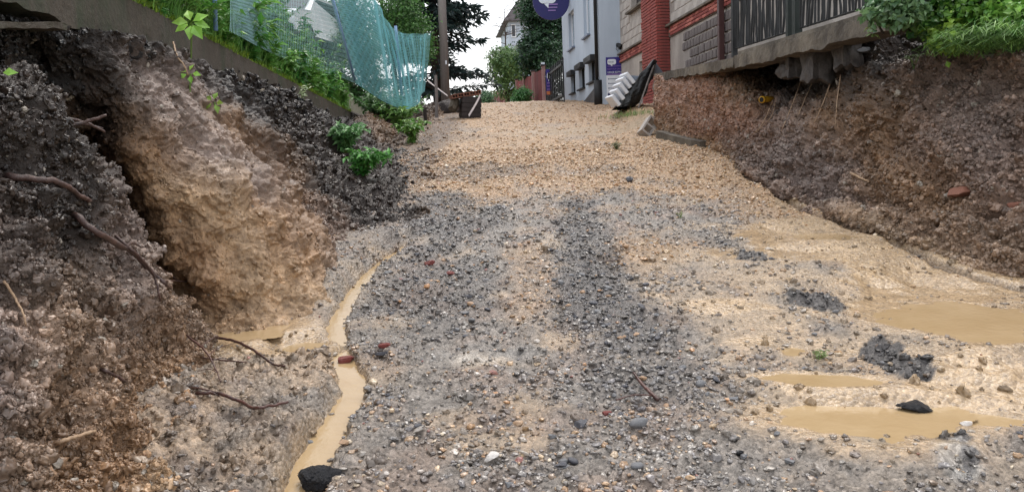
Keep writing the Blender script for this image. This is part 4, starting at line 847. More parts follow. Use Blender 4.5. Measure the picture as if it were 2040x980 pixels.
# ------------------------------------------------------------------ buildings
def face_rect_x(X_, px0, px1, py_top, py_bot):
    """rectangle on the plane x = X_, from photo pixels: returns y0,y1,z0,z1"""
    a = PX(px0, (py_top+py_bot)/2, X_); b_ = PX(px1, (py_top+py_bot)/2, X_); pm = (px0+px1)/2; t = PX(pm, py_top, X_); u_ = PX(pm, py_bot, X_)
    return b_.y, a.y, u_.z, t.z
def wall_with_holes(name, X_, y0, y1, z0, z1, holes, mat, parent, depth=.25):
    """a wall in the plane x = X_ with real openings and reveals towards +x"""
    ys = sorted({y0, y1}|{h[0] for h in holes}|{h[1] for h in holes}); zs_ = sorted({z0, z1}|{h[2] for h in holes}|{h[3] for h in holes}); m = MB()
    for a, b_ in zip(ys, ys[1:]):
        for c, d in zip(zs_, zs_[1:]):
            if any(h[0]-1e-6 <= a and b_ <= h[1]+1e-6 and h[2]-1e-6 <= c and d <= h[3]+1e-6 for h in holes): continue
            m.add([(X_, a, c), (X_, b_, c), (X_, b_, d), (X_, a, d)], [(0, 1, 2, 3)])
    for (a, b_, c, d) in holes:
        q = [(X_, a, c), (X_, b_, c), (X_, b_, d), (X_, a, d)]; r_ = [(X_+depth, y, z_) for (_, y, z_) in q]
        m.add(q+r_, [(i, (i+1) % 4, 4+(i+1) % 4, 4+i) for i in range(4)])
    return m.build(name, mat, parent)
WHX = 5.3; wc = PX(1197, 206, WHX); WY0 = wc.y; WY1 = PX(1121, 100, WHX).y
wh = empty('house', (WHX, WY0, float(zr(WY0)))); tag(wh, 'pale blue rendered house with three basement windows and a black downpipe', 'house')
Wn = [face_rect_x(WHX, *r) for r in ((1138, 1146, 148, 186), (1154, 1165, 134, 177), (1173, 1186, 120, 164), (1133, 1144, 22, 98), (1162, 1174, -40, 74))]
Wn += [(a, b_, c+3.0, d+3.0) for (a, b_, c, d) in Wn[3:5]]
hw = wall_with_holes('wall', WHX, WY0, WY1, wh.location.z-.6, wh.location.z+9, Wn, 'white_wall', wh)
MB().add([(WHX, WY0, wh.location.z-.6), (WHX+6, WY0, wh.location.z-.6), (WHX+6, WY0, wh.location.z+9), (WHX, WY0, wh.location.z+9)], [(0, 1, 2, 3)]).build('front_wall', 'white_wall', wh)
MB().box((WHX+3, (WY0+WY1)/2, wh.location.z+9.05), (6.2, WY1-WY0+.4, .12)).build('roof_slab', 'roof', wh)
MB().add([(WHX, WY1, wh.location.z-.6), (WHX+6, WY1, wh.location.z-.6), (WHX+6, WY1, wh.location.z+9), (WHX, WY1, wh.location.z+9)], [(3, 2, 1, 0)]).build('back_wall', 'white_wall', wh)
for kx, (a, b_, c, d) in enumerate(Wn):
    x = WHX+.14; fr = MB(); t_ = .05
    for (ya, yb, za, zb) in ((a, b_, c, c+t_), (a, b_, d-t_, d), (a, a+t_, c+t_, d-t_), (b_-t_, b_, c+t_, d-t_)): fr.box((x, (ya+yb)/2, (za+zb)/2), (.06, yb-ya, zb-za))
    if kx > 2: fr.box((x, (a+b_)/2, (c+d)/2), (.05, .07, d-c-2*t_))
    w = fr.build('window', 'whiteframe' if kx > 2 else 'black', wh)
    MB().box((x+.02, (a+b_)/2, (c+d)/2), (.012, b_-a-t_, d-c-t_)).build('pane', 'glass' if kx < 3 else 'paleglass', w)
    MB().box((WHX-.04, (a+b_)/2, c-.025), (.14, b_-a+.14, .05)).build('sill', 'black' if kx < 3 else 'signgrey', w)
    if kx < 3: MB().box((WHX-.08, (a+b_)/2, d+.03), (.2, b_-a+.16, .18)).build('shutter_box', 'black', w)
pl_t = PX(1190, 168, WHX)
MB().add([(WHX-.06, WY0+.35, pl_t.z-1.1), (WHX-.06, WY0+5.2, pl_t.z-1.1), (WHX-.06, WY0+5.2, pl_t.z-.75), (WHX-.06, WY0+.35, pl_t.z-.05), (WHX-.01, WY0+.35, pl_t.z-1.1), (WHX-.01, WY0+5.2, pl_t.z-1.1), (WHX-.01, WY0+5.2, pl_t.z-.75), (WHX-.01, WY0+.35, pl_t.z-.05)],
         [(0, 1, 2, 3), (4, 5, 6, 7), (0, 1, 5, 4), (1, 2, 6, 5), (2, 3, 7, 6), (3, 0, 4, 7)]).build('plinth', 'asphalt', wh)
dp = MB().tube([(WHX-.08, WY0+.1, wh.location.z-.1), (WHX-.08, WY0+.1, wh.location.z+8.8)], .06, 10).build('downpipe', 'black', wh, True)
MB().tube([(WHX-.07, WY0+.06, wh.location.z-.2), (WHX-.07, WY0+.06, wh.location.z+.78)], .14, 12).build('pipe_sleeve', 'black', dp, True)
# grey house
GX_ = 6.0
gh = empty('house', (GX_, 18, 2.4)); tag(gh, 'unfinished grey block house with a red brick pillar and brick band', 'house')
yb = WY0-.02; ya = 12.0
bw0 = PX(1258, 106-6, GX_); bandz = PX(1247, 106, GX_).z
open_b = face_rect_x(GX_, 1274, 1298, 118, 166); open_u = face_rect_x(GX_, 1256, 1287, -90, 14)
hl = [open_b, open_u]
gw_ = wall_with_holes('wall', GX_, ya, yb, 1.2, 9.5, hl, 'grey_wall', gh, .3)
MB().add([(GX_, ya, 1.2), (GX_+8, ya, 1.2), (GX_+8, ya, 9.5), (GX_, ya, 9.5)], [(0, 1, 2, 3)]).build('end_wall', 'grey_wall', gh)
MB().box((GX_+4, (ya+yb)/2, 9.55), (8.3, yb-ya-.1, .15)).build('roof_slab', 'roof', gh)
MB().box((GX_+.28, (open_b[0]+open_b[1])/2, (open_b[2]+open_b[3])/2), (.02, open_b[1]-open_b[0], open_b[3]-open_b[2])).build('pane', 'glass', gh)
wu = MB().box((GX_+.2, (open_u[0]+open_u[1])/2, (open_u[2]+open_u[3])/2), (.05, open_u[1]-open_u[0], open_u[3]-open_u[2])).build('window', 'darkwood', gh)
MB().box((GX_-.06, (open_u[0]+open_u[1])/2, open_u[2]-.03), (.2, open_u[1]-open_u[0]+.3, .06)).build('sill', 'concrete', wu)
def piece_mesh(name, sx, sy, sz, mat, bev=.008):
    bm = bmesh.new(); bmesh.ops.create_cube(bm, size=1); bmesh.ops.scale(bm, vec=(sx, sy, sz), verts=bm.verts); bmesh.ops.bevel(bm, geom=bm.edges[:], offset=bev, segments=1, affect='EDGES')
    me = bpy.data.meshes.new(name); bm.to_mesh(me); bm.free(); me.materials.append(M[mat]); return me
def piece(name, me, pos, parent, root, jit=.005):
    o = bpy.data.objects.new(name, me); COL.objects.link(o); o.parent = parent; o.location = Vector(pos)-Vector(root.location)+Vector((random.gauss(0, jit), random.gauss(0, jit*.3), random.gauss(0, jit*.3))); o.rotation_euler = (random.gauss(0, .008), 0, random.gauss(0, .012)); return o
# brick band (three courses) along the wall, interrupted by the pillar
py0, py1 = PX(1335, 80, GX_).y, PX(1303, 80, GX_).y
br = [piece_mesh('brick', .12, .245, .066, 'brick', .006)]
M['brick2'] = two_tone('pale red brick', lin((186, 110, 96)), lin((150, 84, 76)), 4, .35, .65, .85, .6, 60, 1, .25)
br.append(piece_mesh('brick', .12, .245, .066, 'brick2', .006))
bandm = MB().box((GX_-.012, (ya+yb)/2, bandz-.12), (.05, yb-ya-.02, .26)).build('brick_band', 'mortar', gh)
for c in range(3):
    y = ya+.13+(c % 2)*.12
    while y < yb-.1:
        if not (py0-.1 < y < py1+.1): piece('brick', random.choice(br), (GX_-.005, y, bandz-.038-.078*c), bandm, gh)
        y += .257
MB().box((GX_-.06, (ya+yb)/2, bandz+.035), (.14, yb-ya-.03, .05)).build('ledge', 'concrete', gh)
pz0, pz1 = CAMZ+1.0, CAMZ+4.6; pw = py1-py0; PXF = GX_-.34
pil = MB().box((GX_-.16, (py0+py1)/2, (pz0+pz1)/2), (.33, pw-.02, pz1-pz0)).build('brick_pillar', 'mortar', gh)
bs = [piece_mesh('brick', .12, pw*.62, .064, 'brick', .006), piece_mesh('brick', .12, pw*.36, .064, 'brick', .006), piece_mesh('brick', .27, .12, .064, 'brick', .006)]
zz = pz0+.04; c = 0
while zz < pz1:
    f = 1 if c % 2 else -1; ym = (py0+py1)/2
    piece('brick', bs[0], (PXF+.045, ym+f*pw*.19, zz), pil, gh, .004); piece('brick', bs[1], (PXF+.045, ym-f*pw*.32, zz), pil, gh, .004)
    piece('brick', bs[2], (GX_-.14, py0+.045, zz), pil, gh, .004)
    zz += .078; c += 1
# exposed grey blocks low on the wall, pale blocks above the band
gb = piece_mesh('block', .06, .185, .185, 'block', .012); pb = piece_mesh('block', .04, .59, .24, 'pale_block', .008)
r0, r1 = PX(1372, 60, GX_).y, PX(1459, 60, GX_).y
z_ = bandz-.42; c = 0
while z_ > 2.5:
    y = r1+(c % 2)*.1
    while y < r0+random.uniform(-.1, .5):
        piece('block', gb, (GX_-.008, y, z_), gw_, gh, .006); y += .222
    z_ -= .222; c += 1
z_ = bandz+.2; c = 0
while z_ < bandz+2.3:
    y = ya+.35+(c % 2)*.3
    while y < yb-.35:
        if not (open_u[0]-.35 < y < open_u[1]+.35 and z_ > open_u[2]-.2) and not (py0-.32 < y < py1+.32): piece('block', pb, (GX_-.004, y, z_), gw_, gh, .003)
        y += .605
    z_ += .252; c += 1
pp0 = PX(1436, 60, GX_-.12); MB().box((GX_-.12, pp0.y, 4.6), (.11, .11, 5.2)).build('steel_post', 'brownmetal', gh)

# ------------------------------------------------------------------ signs, lamp
def text(body, size, loc, mat, parent, name='lettering', ext=.004, align='LEFT'):
    cu = bpy.data.curves.new(name, 'FONT'); cu.body = body; cu.size = size; cu.extrude = ext; cu.align_x = align
    t = bpy.data.objects.new(name, cu); me = bpy.data.meshes.new_from_object(t); bpy.data.objects.remove(t)
    o = link(name, me, mat, parent); o.location = Vector(loc)-Vector(parent.location if parent.parent is None else parent.parent.location); o.rotation_euler = (R_(90), 0, 0); return o
sy = WY0-.05
def sp(px, py): return P(px, py, sy)
tl, br_ = sp(1207, 115), sp(1246, 193); mid = sp(1226, 150).z; sg = empty('notice_board', (tl.x, sy, br_.z)); W_ = br_.x-tl.x
MB().box(((tl.x+br_.x)/2, sy+.01, (tl.z+mid)/2), (W_, .03, tl.z-mid)).build('upper_panel', 'purple', sg)
MB().box(((tl.x+br_.x)/2, sy+.01, (br_.z+mid)/2-.002), (W_, .028, mid-br_.z-.004)).build('lower_panel', 'signwhite', sg)
H_ = tl.z-mid
def bubble(cx, cz, w, h, y, parent, flip=False):
    m = MB(); pts = []; r = h*.32
    for (sx, sz, a0) in ((1, 1, 0), (-1, 1, 90), (-1, -1, 180), (1, -1, 270)):
        for t in range(5):
            a = R_(a0+t*22.5); pts.append((cx+sx*(w/2-r)+r*math.cos(a), y, cz+sz*(h/2-r)+r*math.sin(a)))
    pts2 = [(p_[0], y+.012, p_[2]) for p_ in pts]; n = len(pts)
    m.add(pts+pts2, [tuple(range(n)), tuple(range(2*n-1, n-1, -1))]+[(i, (i+1) % n, n+(i+1) % n, n+i) for i in range(n)])
    m.add([(cx-w*.22, y, cz-h*.48), (cx+w*.08, y, cz-h*.48), (cx+w*.04, y, cz-h*.85), (cx-w*.22, y+.01, cz-h*.48), (cx+w*.08, y+.01, cz-h*.48), (cx+w*.04, y+.01, cz-h*.85)], [(0, 1, 2), (3, 4, 5), (0, 1, 4, 3), (1, 2, 5, 4), (2, 0, 3, 5)])
    return m.build('speech_bubble', 'signwhite', parent)
bubble(tl.x+W_*.3, tl.z-H_*.26, W_*.46, H_*.3, sy-.022, sg)
text('lekcje', W_*.125, (tl.x+W_*.11, sy-.026, tl.z-H_*.30), 'signgrey', sg)
for (k_, zf, tx, mt, sz) in ((0, .70, 'INSTYTUT LINGI', 'signlilac', .105), (1, .88, 'LEKCJE JĘZYKA', 'signwhite', .118)): text(tx, W_*sz, (tl.x+W_*.06, sy-.012, tl.z-H_*zf), mt, sg)
MB().box((tl.x+W_*.5, sy-.008, tl.z-H_*.50), (W_*.86, .008, .014)).build('rule', 'signlilac', sg); MB().box((tl.x+W_*.5, sy-.008, tl.z-H_*.955), (W_*.9, .008, .03)).build('rule', 'signlilac', sg)
for k_ in range(4):
    zc = mid-(.1+.21*k_)*(mid-br_.z)-.05; MB().box((tl.x+W_*.42, sy-.007, zc), (W_*.5, .006, .022)).build('text_line', 'signgrey', sg); MB().box((tl.x+W_*.12, sy-.007, zc), (W_*.07, .006, .04)).build('bullet', 'signgrey', sg)
MB().box((tl.x+W_*.3, sy-.008, br_.z+.07), (W_*.5, .006, .1)).build('corner_mark', 'darkpurple', sg)
tag(sg, 'indigo and white notice board with a speech bubble on the house wall', 'sign')
lp = sp(1231, 92); lt = empty('wall_lamp', lp); MB().box(lp+Vector((0, .01, .03)), (.1, .08, .1)).build('bracket', 'black', lt)
MB().tube([lp+Vector((0, -.02, .05)), lp+Vector((.02, -.12, .0)), lp+Vector((.06, -.2, -.08))], [.05, .07, .09], 10).build('lamp_head', 'black', lt); MB().tube([lp+Vector((-.04, -.02, -.02)), lp+Vector((-.07, -.03, -.1)), lp+Vector((-.02, -.03, -.17))], .008, 5).build('cable', 'black', lt)
tag(lt, 'small black spotlight above the notice board', 'lamp')
rs_y = 32.; rc = P(1098, 3, rs_y); rr = 36*rs_y/F; rs = empty('round_sign', rc)
m = MB(); n = 48; ring = [(rc.x+rr*math.cos(2*math.pi*i/n), rs_y, rc.z+rr*math.sin(2*math.pi*i/n)) for i in range(n)]; r2 = [(a, b_+.08, c) for a, b_, c in ring]
m.add(ring+r2, [tuple(range(n)), tuple(range(2*n-1, n-1, -1))]+[(i, (i+1) % n, n+(i+1) % n, n+i) for i in range(n)]); m.build('disc', 'darkpurple', rs)
q = P(1090, -6, rs_y); bubble(q.x, q.z, 34*rs_y/F, 26*rs_y/F, rs_y-.02, rs)
for k_, (a, b_, c) in enumerate(((1091, 1111, 10), (1091, 1110, 16), (1092, 1107, 22))):
    A, B = P(a, c, rs_y), P(b_, c-1, rs_y); MB().box(((A.x+B.x)/2, rs_y-.012, (A.z+B.z)/2), (B.x-A.x, .01, .045)).build('text_line', 'signlilac', rs)
MB().tube([(rc.x+rr*.5, rs_y+.04, rc.z+.3), (WHX+.05, rs_y+.04, rc.z+.3)], .03, 8).build('bracket', 'black', rs)
tag(rs, 'round dark indigo sign with white speech bubble on the house corner', 'sign')

# ------------------------------------------------------------------ tarpaulin stack, leaning lath
ty = hit(1262, 217)[0].y; b0 = P(1262, 214, ty); tp = empty('tarpaulin', b0)
def TP(px, py, dyy=0.): return P(px, py, ty+dyy)
nrow = 9; front = [TP(1224, 214), TP(1240, 195), TP(1256, 170), TP(1276, 148), TP(1302, 118)]; back = [TP(1262, 213, .1), TP(1272, 205, .1), TP(1285, 190, .1), TP(1296, 165, .2), TP(1308, 128, .3)]
m = MB(); G = []
fl, bk = smooth_line(front, 18), smooth_line(back, 18)
for i in range(18):
    for j in range(nrow):
        t = j/(nrow-1); w = Vector(fl[i]).lerp(Vector(bk[i]), t); w += Vector((.02*math.sin(i*1.3+j), -.10*math.sin(math.pi*t)+.03*math.sin(i*.9+j*2.1), .01*math.sin(i*2+j*1.7))); G.append(w)
for i in range(18):
    for j in range(nrow): G.append(G[i*nrow+j]+Vector((.12, .9, -.03)))
o_ = 18*nrow
m.add(G, [(i*nrow+j, i*nrow+j+1, (i+1)*nrow+j+1, (i+1)*nrow+j) for i in range(17) for j in range(nrow-1)]+[(o_+i*nrow+j, o_+i*nrow+j+1, o_+(i+1)*nrow+j+1, o_+(i+1)*nrow+j) for i in range(17) for j in range(nrow-1)]
      +[(i*nrow, (i+1)*nrow, o_+(i+1)*nrow, o_+i*nrow) for i in range(17)]+[(i*nrow+nrow-1, (i+1)*nrow+nrow-1, o_+(i+1)*nrow+nrow-1, o_+i*nrow+nrow-1) for i in range(17)])
m.build('sheet', 'blackplastic', tp, True)
A, B, C_, D = TP(1246, 150, .3), TP(1278, 152, .3), TP(1266, 172, .15), TP(1254, 166, .15)
MB().add([A, B, C_, D, A+Vector((0, .4, 0)), B+Vector((0, .4, 0)), C_+Vector((0, .4, 0)), D+Vector((0, .4, 0))], [(0, 1, 2, 3), (4, 5, 6, 7), (0, 1, 5, 4), (1, 2, 6, 5), (2, 3, 7, 6), (3, 0, 4, 7)]).build('grey_flap', 'tarpgrey', tp)
A, B, C_ = TP(1303, 120, .4), TP(1322, 146, .5), TP(1300, 150, .5)
MB().add([A, B, C_, A+Vector((0, .3, 0)), B+Vector((0, .3, 0)), C_+Vector((0, .3, 0))], [(0, 1, 2), (3, 4, 5), (0, 1, 4, 3), (1, 2, 5, 4), (2, 0, 3, 5)]).build('corner_flap', 'tarpgrey', tp)
tag(tp, 'black plastic tarpaulin sloping over stacked white blocks by the notice board', 'tarpaulin')
bm_ = piece_mesh('insulating_block', .085, .55, .30, 'polystyrene', .01)
for k_, (px, py) in enumerate(((1221, 202), (1229, 190), (1236, 178), (1242, 167), (1249, 158))):
    o = bpy.data.objects.new('insulating_block', bm_); COL.objects.link(o); o.location = TP(px, py, .15); o.rotation_euler = (0, R_(-38), R_(4))
    tag(o, ['white block at the bottom of the leaning stack under the tarpaulin', 'white block second from the bottom of the leaning stack', 'white block in the middle of the leaning stack', 'white block second from the top of the leaning stack', 'white block at the top of the leaning stack by the notice board'][k_], 'block', 'white blocks leaning under the tarpaulin')
lt_ = empty('wooden_lath', TP(1272, 214, -.25)); MB().tube([TP(1272, 216, -.25), TP(1303, 128, .05)], .018, 5).build('lath', 'wood', lt_); tag(lt_, 'thin wooden lath leaning on the black tarpaulin', 'lath')

# ------------------------------------------------------------------ utility pole, crate, tape
pb_ = P(888, 205, 27.); pb_.z = min(pb_.z, float(zr(27))+.2); pt_ = P(874, -160, 27.)
up_ = empty('utility_pole', pb_); MB().tube([pb_+Vector((0, 0, -.5)), pb_.lerp(pt_, .5), pt_], [.15, .135, .12], 14).build('pole', 'wood', up_, True)
MB().box(pb_.lerp(pt_, .22)+Vector((.06, -.14, 0)), (.05, .03, .12)).build('tag_plate', 'signwhite', up_); tag(up_, 'grey wooden utility pole beside the dark conifer', 'pole')
cb = hit(938, 236)[0]; cr_ = empty('timber_crate', cb); s_ = cb.y/F; w_, h_ = 38*s_, 44*s_
ctr = cb+Vector((0, w_*.5, h_/2-.08)); Rt = Matrix.Rotation(R_(8), 3, 'Z') @ Matrix.Rotation(R_(4), 3, 'Y')
MB().box(ctr, (w_*.94, w_*.94, h_+.1), Rt).build('core', 'darkwood', cr_)
for k_ in range(5):
    zc = -h_/2+(k_+.5)*h_/5
    MB().box(ctr+Rt @ Vector((0, -w_*.49, zc)), (w_, .03, h_/5-.015), Rt).build('plank', 'darkwood', cr_)
    MB().box(ctr+Rt @ Vector((-w_*.49, 0, zc)), (.03, w_*.93, h_/5-.015), Rt).build('plank', 'darkwood', cr_)
tag(cr_, 'dark wet timber crate by the roadside with tape across it', 'crate')
hbm = MB(); 
for (sx, sz, cx_, cz_) in ((.24, .022, 0, .055), (.24, .022, 0, -.055), (.022, .09, -.105, 0), (.022, .09, .105, 0), (.018, .09, 0, 0)): hbm.box((cx_, 0, cz_), (sx, .3, sz))
hbm = hbm.mesh('clay_block'); hbm.materials.append(M['terracotta'])
for k_ in range(5):
    o = bpy.data.objects.new('clay_block', hbm); COL.objects.link(o); o.location = P(904+k_*11.4, 193.5-k_*1.9, cb.y+.25); o.rotation_euler = (0, R_(-8), R_(8)); o.scale = (.68, 1.6, .8)
    tag(o, 'red hollow clay block in the row on top of the timber crate', 'clay block', 'clay blocks on the crate')
pm_ = P(905, 216, cb.y+.35); pg = empty('rubble_pier', pm_); m_ = stone_mesh('pier', 5, .2, 8, 1.); o = link('pier', m_, 'concrete', pg); o.scale = (.17, .2, .3); o.location = (.0, 0, .12); tag(pg, 'grey rubble support under the row of clay blocks', 'rubble')
tape = empty('barrier_tape', P(852, 163, 20)); 
for seq in ([P(850, 160, 20), P(868, 174, 23), P(891, 191, 26.6)], [P(956, 190, cb.y-.08), P(948, 206, cb.y-.12), P(933, 231, cb.y-.1)]):
    ln = smooth_line(seq, 12); m = MB(); L = []
    for i, q in enumerate(ln): L += [Vector(q)+Vector((0, 0, .03)), Vector(q)+Vector((.02, 0, -.03))]
    m.add(L, [(2*i, 2*i+1, 2*i+3, 2*i+2) for i in range(11)]); m.build('strip', 'tape', tape)
tag(tape, 'white barrier tape strung from the teal net past the pole to the crate', 'tape')
me = stone_mesh('earth_mound', 31, .3, 3, .55); mo = link('earth_mound', me, 'darkearth'); q = P(900, 212, 25.2); mo.location = q+Vector((0, 0, -.1)); mo.scale = (.5, .8, .75); tag(mo, 'dark earth mound at the foot of the utility pole', 'mound')

# ------------------------------------------------------------------ fence mesh and teal net
def tubes_np(name, polys, r, mat, parent, off):
    polys = np.asarray(polys); n, k, _ = polys.shape; t = np.gradient(polys, axis=1); t /= np.linalg.norm(t, axis=-1, keepdims=True)+1e-9
    a = np.cross(t, np.array([.2, .93, .3])); a /= np.linalg.norm(a, axis=-1, keepdims=True)+1e-9; b_ = np.cross(t, a)
    V = np.stack([polys+(a*math.cos(q)+b_*math.sin(q))*r for q in (0, 2.094, 4.189)], 2)-np.array(off)
    base = np.arange(n*k*3).reshape(n, k, 3); Q = []
    for j in range(3): Q.append(np.stack([base[:, :-1, j], base[:, :-1, (j+1) % 3], base[:, 1:, (j+1) % 3], base[:, 1:, j]], -1).reshape(-1, 4))
    return link(name, raw_mesh(name, V.reshape(-1, 3), np.concatenate(Q)), mat, parent)
NET = [[(432, -70, 7.2), (540, -60, 10), (655, -30, 16), (735, -12, 16.8), (790, 62, 18.2), (857, 68, 20)],
       [(442, -5, 7.2), (550, 25, 10.2), (680, 60, 16.6), (752, 90, 17.1), (806, 132, 18.4), (853, 122, 20)],
       [(455, 62, 7.3), (570, 118, 10.6), (704, 165, 17.2), (770, 205, 17.7), (820, 216, 18.5), (846, 182, 20)]]
NC_ = np.array([[tuple(P(*e)) for e in r_] for r_ in NET]); S = cr1(cr1(NC_, 81, 0), 801, 1)
uu = np.linspace(0, 1, 801)[None, :]; vv = np.linspace(0, 1, 81)[:, None]
fold = sstep(.58, .75, uu)*(.10*np.sin(uu*95)*np.sin(math.pi*(.15+.85*vv))+.05*np.sin(uu*41+vv*3)); S[:, :, 1] += fold; S[:, :, 0] += fold*.5
fn = empty('wire_fence', P(430, 60, 7.2)); tag(fn, 'sagging chain link fence on pale blue posts above the mossy wall', 'fence')
ph = []; ncl = 300; kk = 41
for sgn in (1, -1):
    for c in range(-30, ncl//2):
        vi = np.linspace(0, 80, kk); ui = c*3.4+sgn*(vi-40)*.45+(0 if sgn > 0 else 14)
        ok = (ui >= 0) & (ui <= 470)
        if ok.sum() < kk: continue
        i0 = vi.astype(int); u0 = ui.astype(int); fu = (ui-u0)[:, None]; ph.append(S[i0, u0]*(1-fu)+S[i0, u0+1]*fu)
tubes_np('chain_link', ph, .0024, 'wire', fn, fn.location)
for a, b_ in (((430, 62, 7.2), (424, -90, 7.2)), ((706, 160, 17.3), (652, -40, 16.0)), ((800, 190, 18.4), (788, 52, 18.2))):
    MB().tube([P(*a), P(*b_)], .032 if a[2] > 10 else .02, 8).build('post', 'bluepost', fn, True)
tn = empty('plastic_net', P(800, 215, 18)); tag(tn, 'teal plastic netting hanging loosely off the end of the fence', 'net')
vth = [S[:, c] for c in range(330, 801, 3)]; tubes_np('strand', [q[::2] for q in vth], .0042, 'net', tn, tn.location)
hth = [S[r_, 330:801:5] for r_ in range(0, 81, 2)]; tubes_np('cross_strand', hth, .0036, 'net', tn, tn.location)
S2 = S.copy(); S2[:, :, 1] += .25; S2[:, :, 0] -= .1; S2[:, :, 1] += .06*np.sin(uu*130); tubes_np('inner_layer', [S2[::2, c] for c in range(560, 801, 6)], .0042, 'net', tn, tn.location)

# ------------------------------------------------------------------ far fence, gate, trees, far house
rfx = 4.6
def rf(px, py): return PX(px, py, rfx)
rfence = empty('board_fence', rf(1064, 200)); tag(rfence, 'dark red panelled garden fence beyond the pale blue house', 'fence')
def panel(px0, px1, pt0, pt1, pb0, pb1, parent, mat='redwood', nb=6):
    A0, A1, B0, B1_ = rf(px0, pt0), rf(px1, pt1), rf(px0, pb0), rf(px1, pb1)
    for k_ in range(nb):
        a, b_ = k_/nb, (k_+.94)/nb; ya_, yb_ = A0.y+(A1.y-A0.y)*a, A0.y+(A1.y-A0.y)*b_; zt = A0.z+(A1.z-A0.z)*(a+b_)/2; zb = B0.z+(B1_.z-B0.z)*(a+b_)/2-.3
        MB().box((rfx, (ya_+yb_)/2, (zt+zb)/2), (.04, abs(yb_-ya_), zt-zb)).build('board', mat, parent)
panel(1065, 1083, 146, 138, 199, 192, rfence); panel(1047, 1063, 155, 151, 201, 199, rfence); panel(1031, 1045, 163, 160, 203, 201, rfence)
for px, t_, b_ in ((1064, 143, 204), (1046, 152, 206), (1084.5, 132, 204), (1031, 160, 206)):
    A, B = rf(px, t_), rf(px, b_); MB().box((rfx-.05, A.y, (A.z+B.z)/2-.2), (.14, .2, A.z-B.z+.4)).build('post', 'rustpost', rfence); MB().box((rfx-.05, A.y, A.z+.03), (.24, .3, .06)).build('post_cap', 'darkwood', rfence)
MB().box(((rf(1084, 133)).x-.05, rf(1084, 133).y, rf(1084, 131).z+.06), (.14, .14, .14)).build('post_lamp', 'signwhite', rfence)
r2 = empty('board_fence', rf(995, 205)); tag(r2, 'far red fence with pink posts behind the green tree', 'fence'); panel(981, 1008, 190, 186, 206, 206, r2, nb=9)
for px in (980, 986, 992, 997, 1007): A, B = rf(px, 188), rf(px, 207); MB().box((rfx-.06, A.y, (A.z+B.z)/2), (.16, .3, A.z-B.z+.5)).build('post', 'rustpost', r2)
gt = empty('garden_gate', rf(1104, 200)); gy0, gy1 = rf(1122, 150).y, rf(1087, 150).y
for k_ in range(11):
    yy = gy0+(gy1-gy0)*k_/10; zt = rf(1105, 128).z; zb = float(zr(yy))-.1; MB().box((rfx, yy, (zt+zb)/2), (.05, .09, zt-zb)).build('bar', 'black', gt)
for zf in (.15, .85): MB().box((rfx-.04, (gy0+gy1)/2, float(zr(gy0))+zf*(rf(1105, 128).z-float(zr(gy0)))), (.04, gy1-gy0, .08)).build('rail', 'black', gt)
tag(gt, 'black metal garden gate between red fence and pale blue house', 'gate')
bq = P(1094, 164, rf(1094, 160).y-.3); bnr = empty('banner', bq); s_ = bq.y/F
MB().box(bq, (12*s_, .02, 50*s_)).build('panel', 'purple', bnr); bubble(bq.x-1*s_, bq.z+12*s_, 6*s_, 14*s_, bq.y-.03, bnr)
for k_ in range(3): MB().box(bq+Vector((0, -.016, (-2-6*k_)*s_)), (9*s_, .008, 1.6*s_)).build('text_line', 'signlilac', bnr)
MB().box(bq+Vector((0, -.016, -21*s_)), (11.6*s_, .008, 7*s_)).build('orange_foot', 'orange', bnr); tag(bnr, 'upright indigo banner with orange foot on the garden gate', 'banner')

def gp(px, Y_): q = P(px, 205, Y_); return Vector((q.x, Y_, float(zr(Y_))-.1))
def V3(px, py, Y_): return tuple(P(px, py, Y_))
# conifer
cy = 37.; cb_ = gp(872, cy); con = empty('conifer', cb_); tag(con, 'tall dark conifer behind the utility pole', 'tree'); rng = np.random.default_rng(5)
MB().tube([cb_, cb_+Vector((0, 0, 13))], [.2, .05], 8).build('trunk', 'bark', con, True)
Ps, As, Ns = [], [], []; mb = MB()
for b_ in range(210):
    hh = rng.uniform(.5, 12); ln = (2.6*(1-hh/17)+.2)*rng.uniform(.55, 1.15); a = rng.uniform(0, 6.28); d = np.array([math.cos(a), math.sin(a), 0]); s = np.array(cb_)+np.array([0, 0, hh])
    tip = s+d*ln+np.array([0, 0, rng.uniform(-.5, .35)*ln*.5]); br_l = smooth_line([s, (s+tip)/2+np.array([0, 0, .1]), tip], 6); mb.tube(br_l, list(np.linspace(.035, .008, 6)), 4, False)
    for k_ in range(80):
        t = rng.uniform(.1, 1)**.7; q = s+(tip-s)*t+np.array([0, 0, .1*math.sin(math.pi*t)]); sd = np.cross(d, [0, 0, 1])*rng.normal(0, .16+.22*(1-t))
        Ps.append(q+sd+rng.normal(0, .05, 3)); As.append(d*.6+sd*2+np.array([0, 0, -.35])+rng.normal(0, .25, 3)); Ns.append(rng.normal(0, .6, 3)+np.array([0, 0, 1]))
mb.build('branch', 'bark', con); n = len(Ps)
link('crown', leaves_mesh('crown', np.array(Ps)-np.array(cb_), np.array(Ns), np.array(As), rng.uniform(.22, .48, n), greens(n, (24, 40, 44), (44, 64, 58), rng), .34), 'leaf', con)
tree('hedge_tree', gp(790, 27), [(V3(755, 25, 27), (1.5, 1.2, 1.5)), (V3(800, 60, 27), (1.0, 1., 1.1)), (V3(835, 90, 28), (.6, .8, .8))], 420, 34, .16, .10, (52, 96, 40), (96, 140, 70), 'rounded green hedge tree behind the teal net', 41, trunk=.1)
tree('hedge_tree', Vector(V3(690, 190, 25)), [(V3(690, 120, 25), (1.0, .8, 1.2)), (V3(722, 150, 25), (.6, .7, .9)), (V3(665, 60, 26), (.9, .8, 1.0))], 260, 34, .15, .11, (40, 80, 40), (84, 128, 66), 'dark green shrub behind the leaning fence post', 46, trunk=.06)
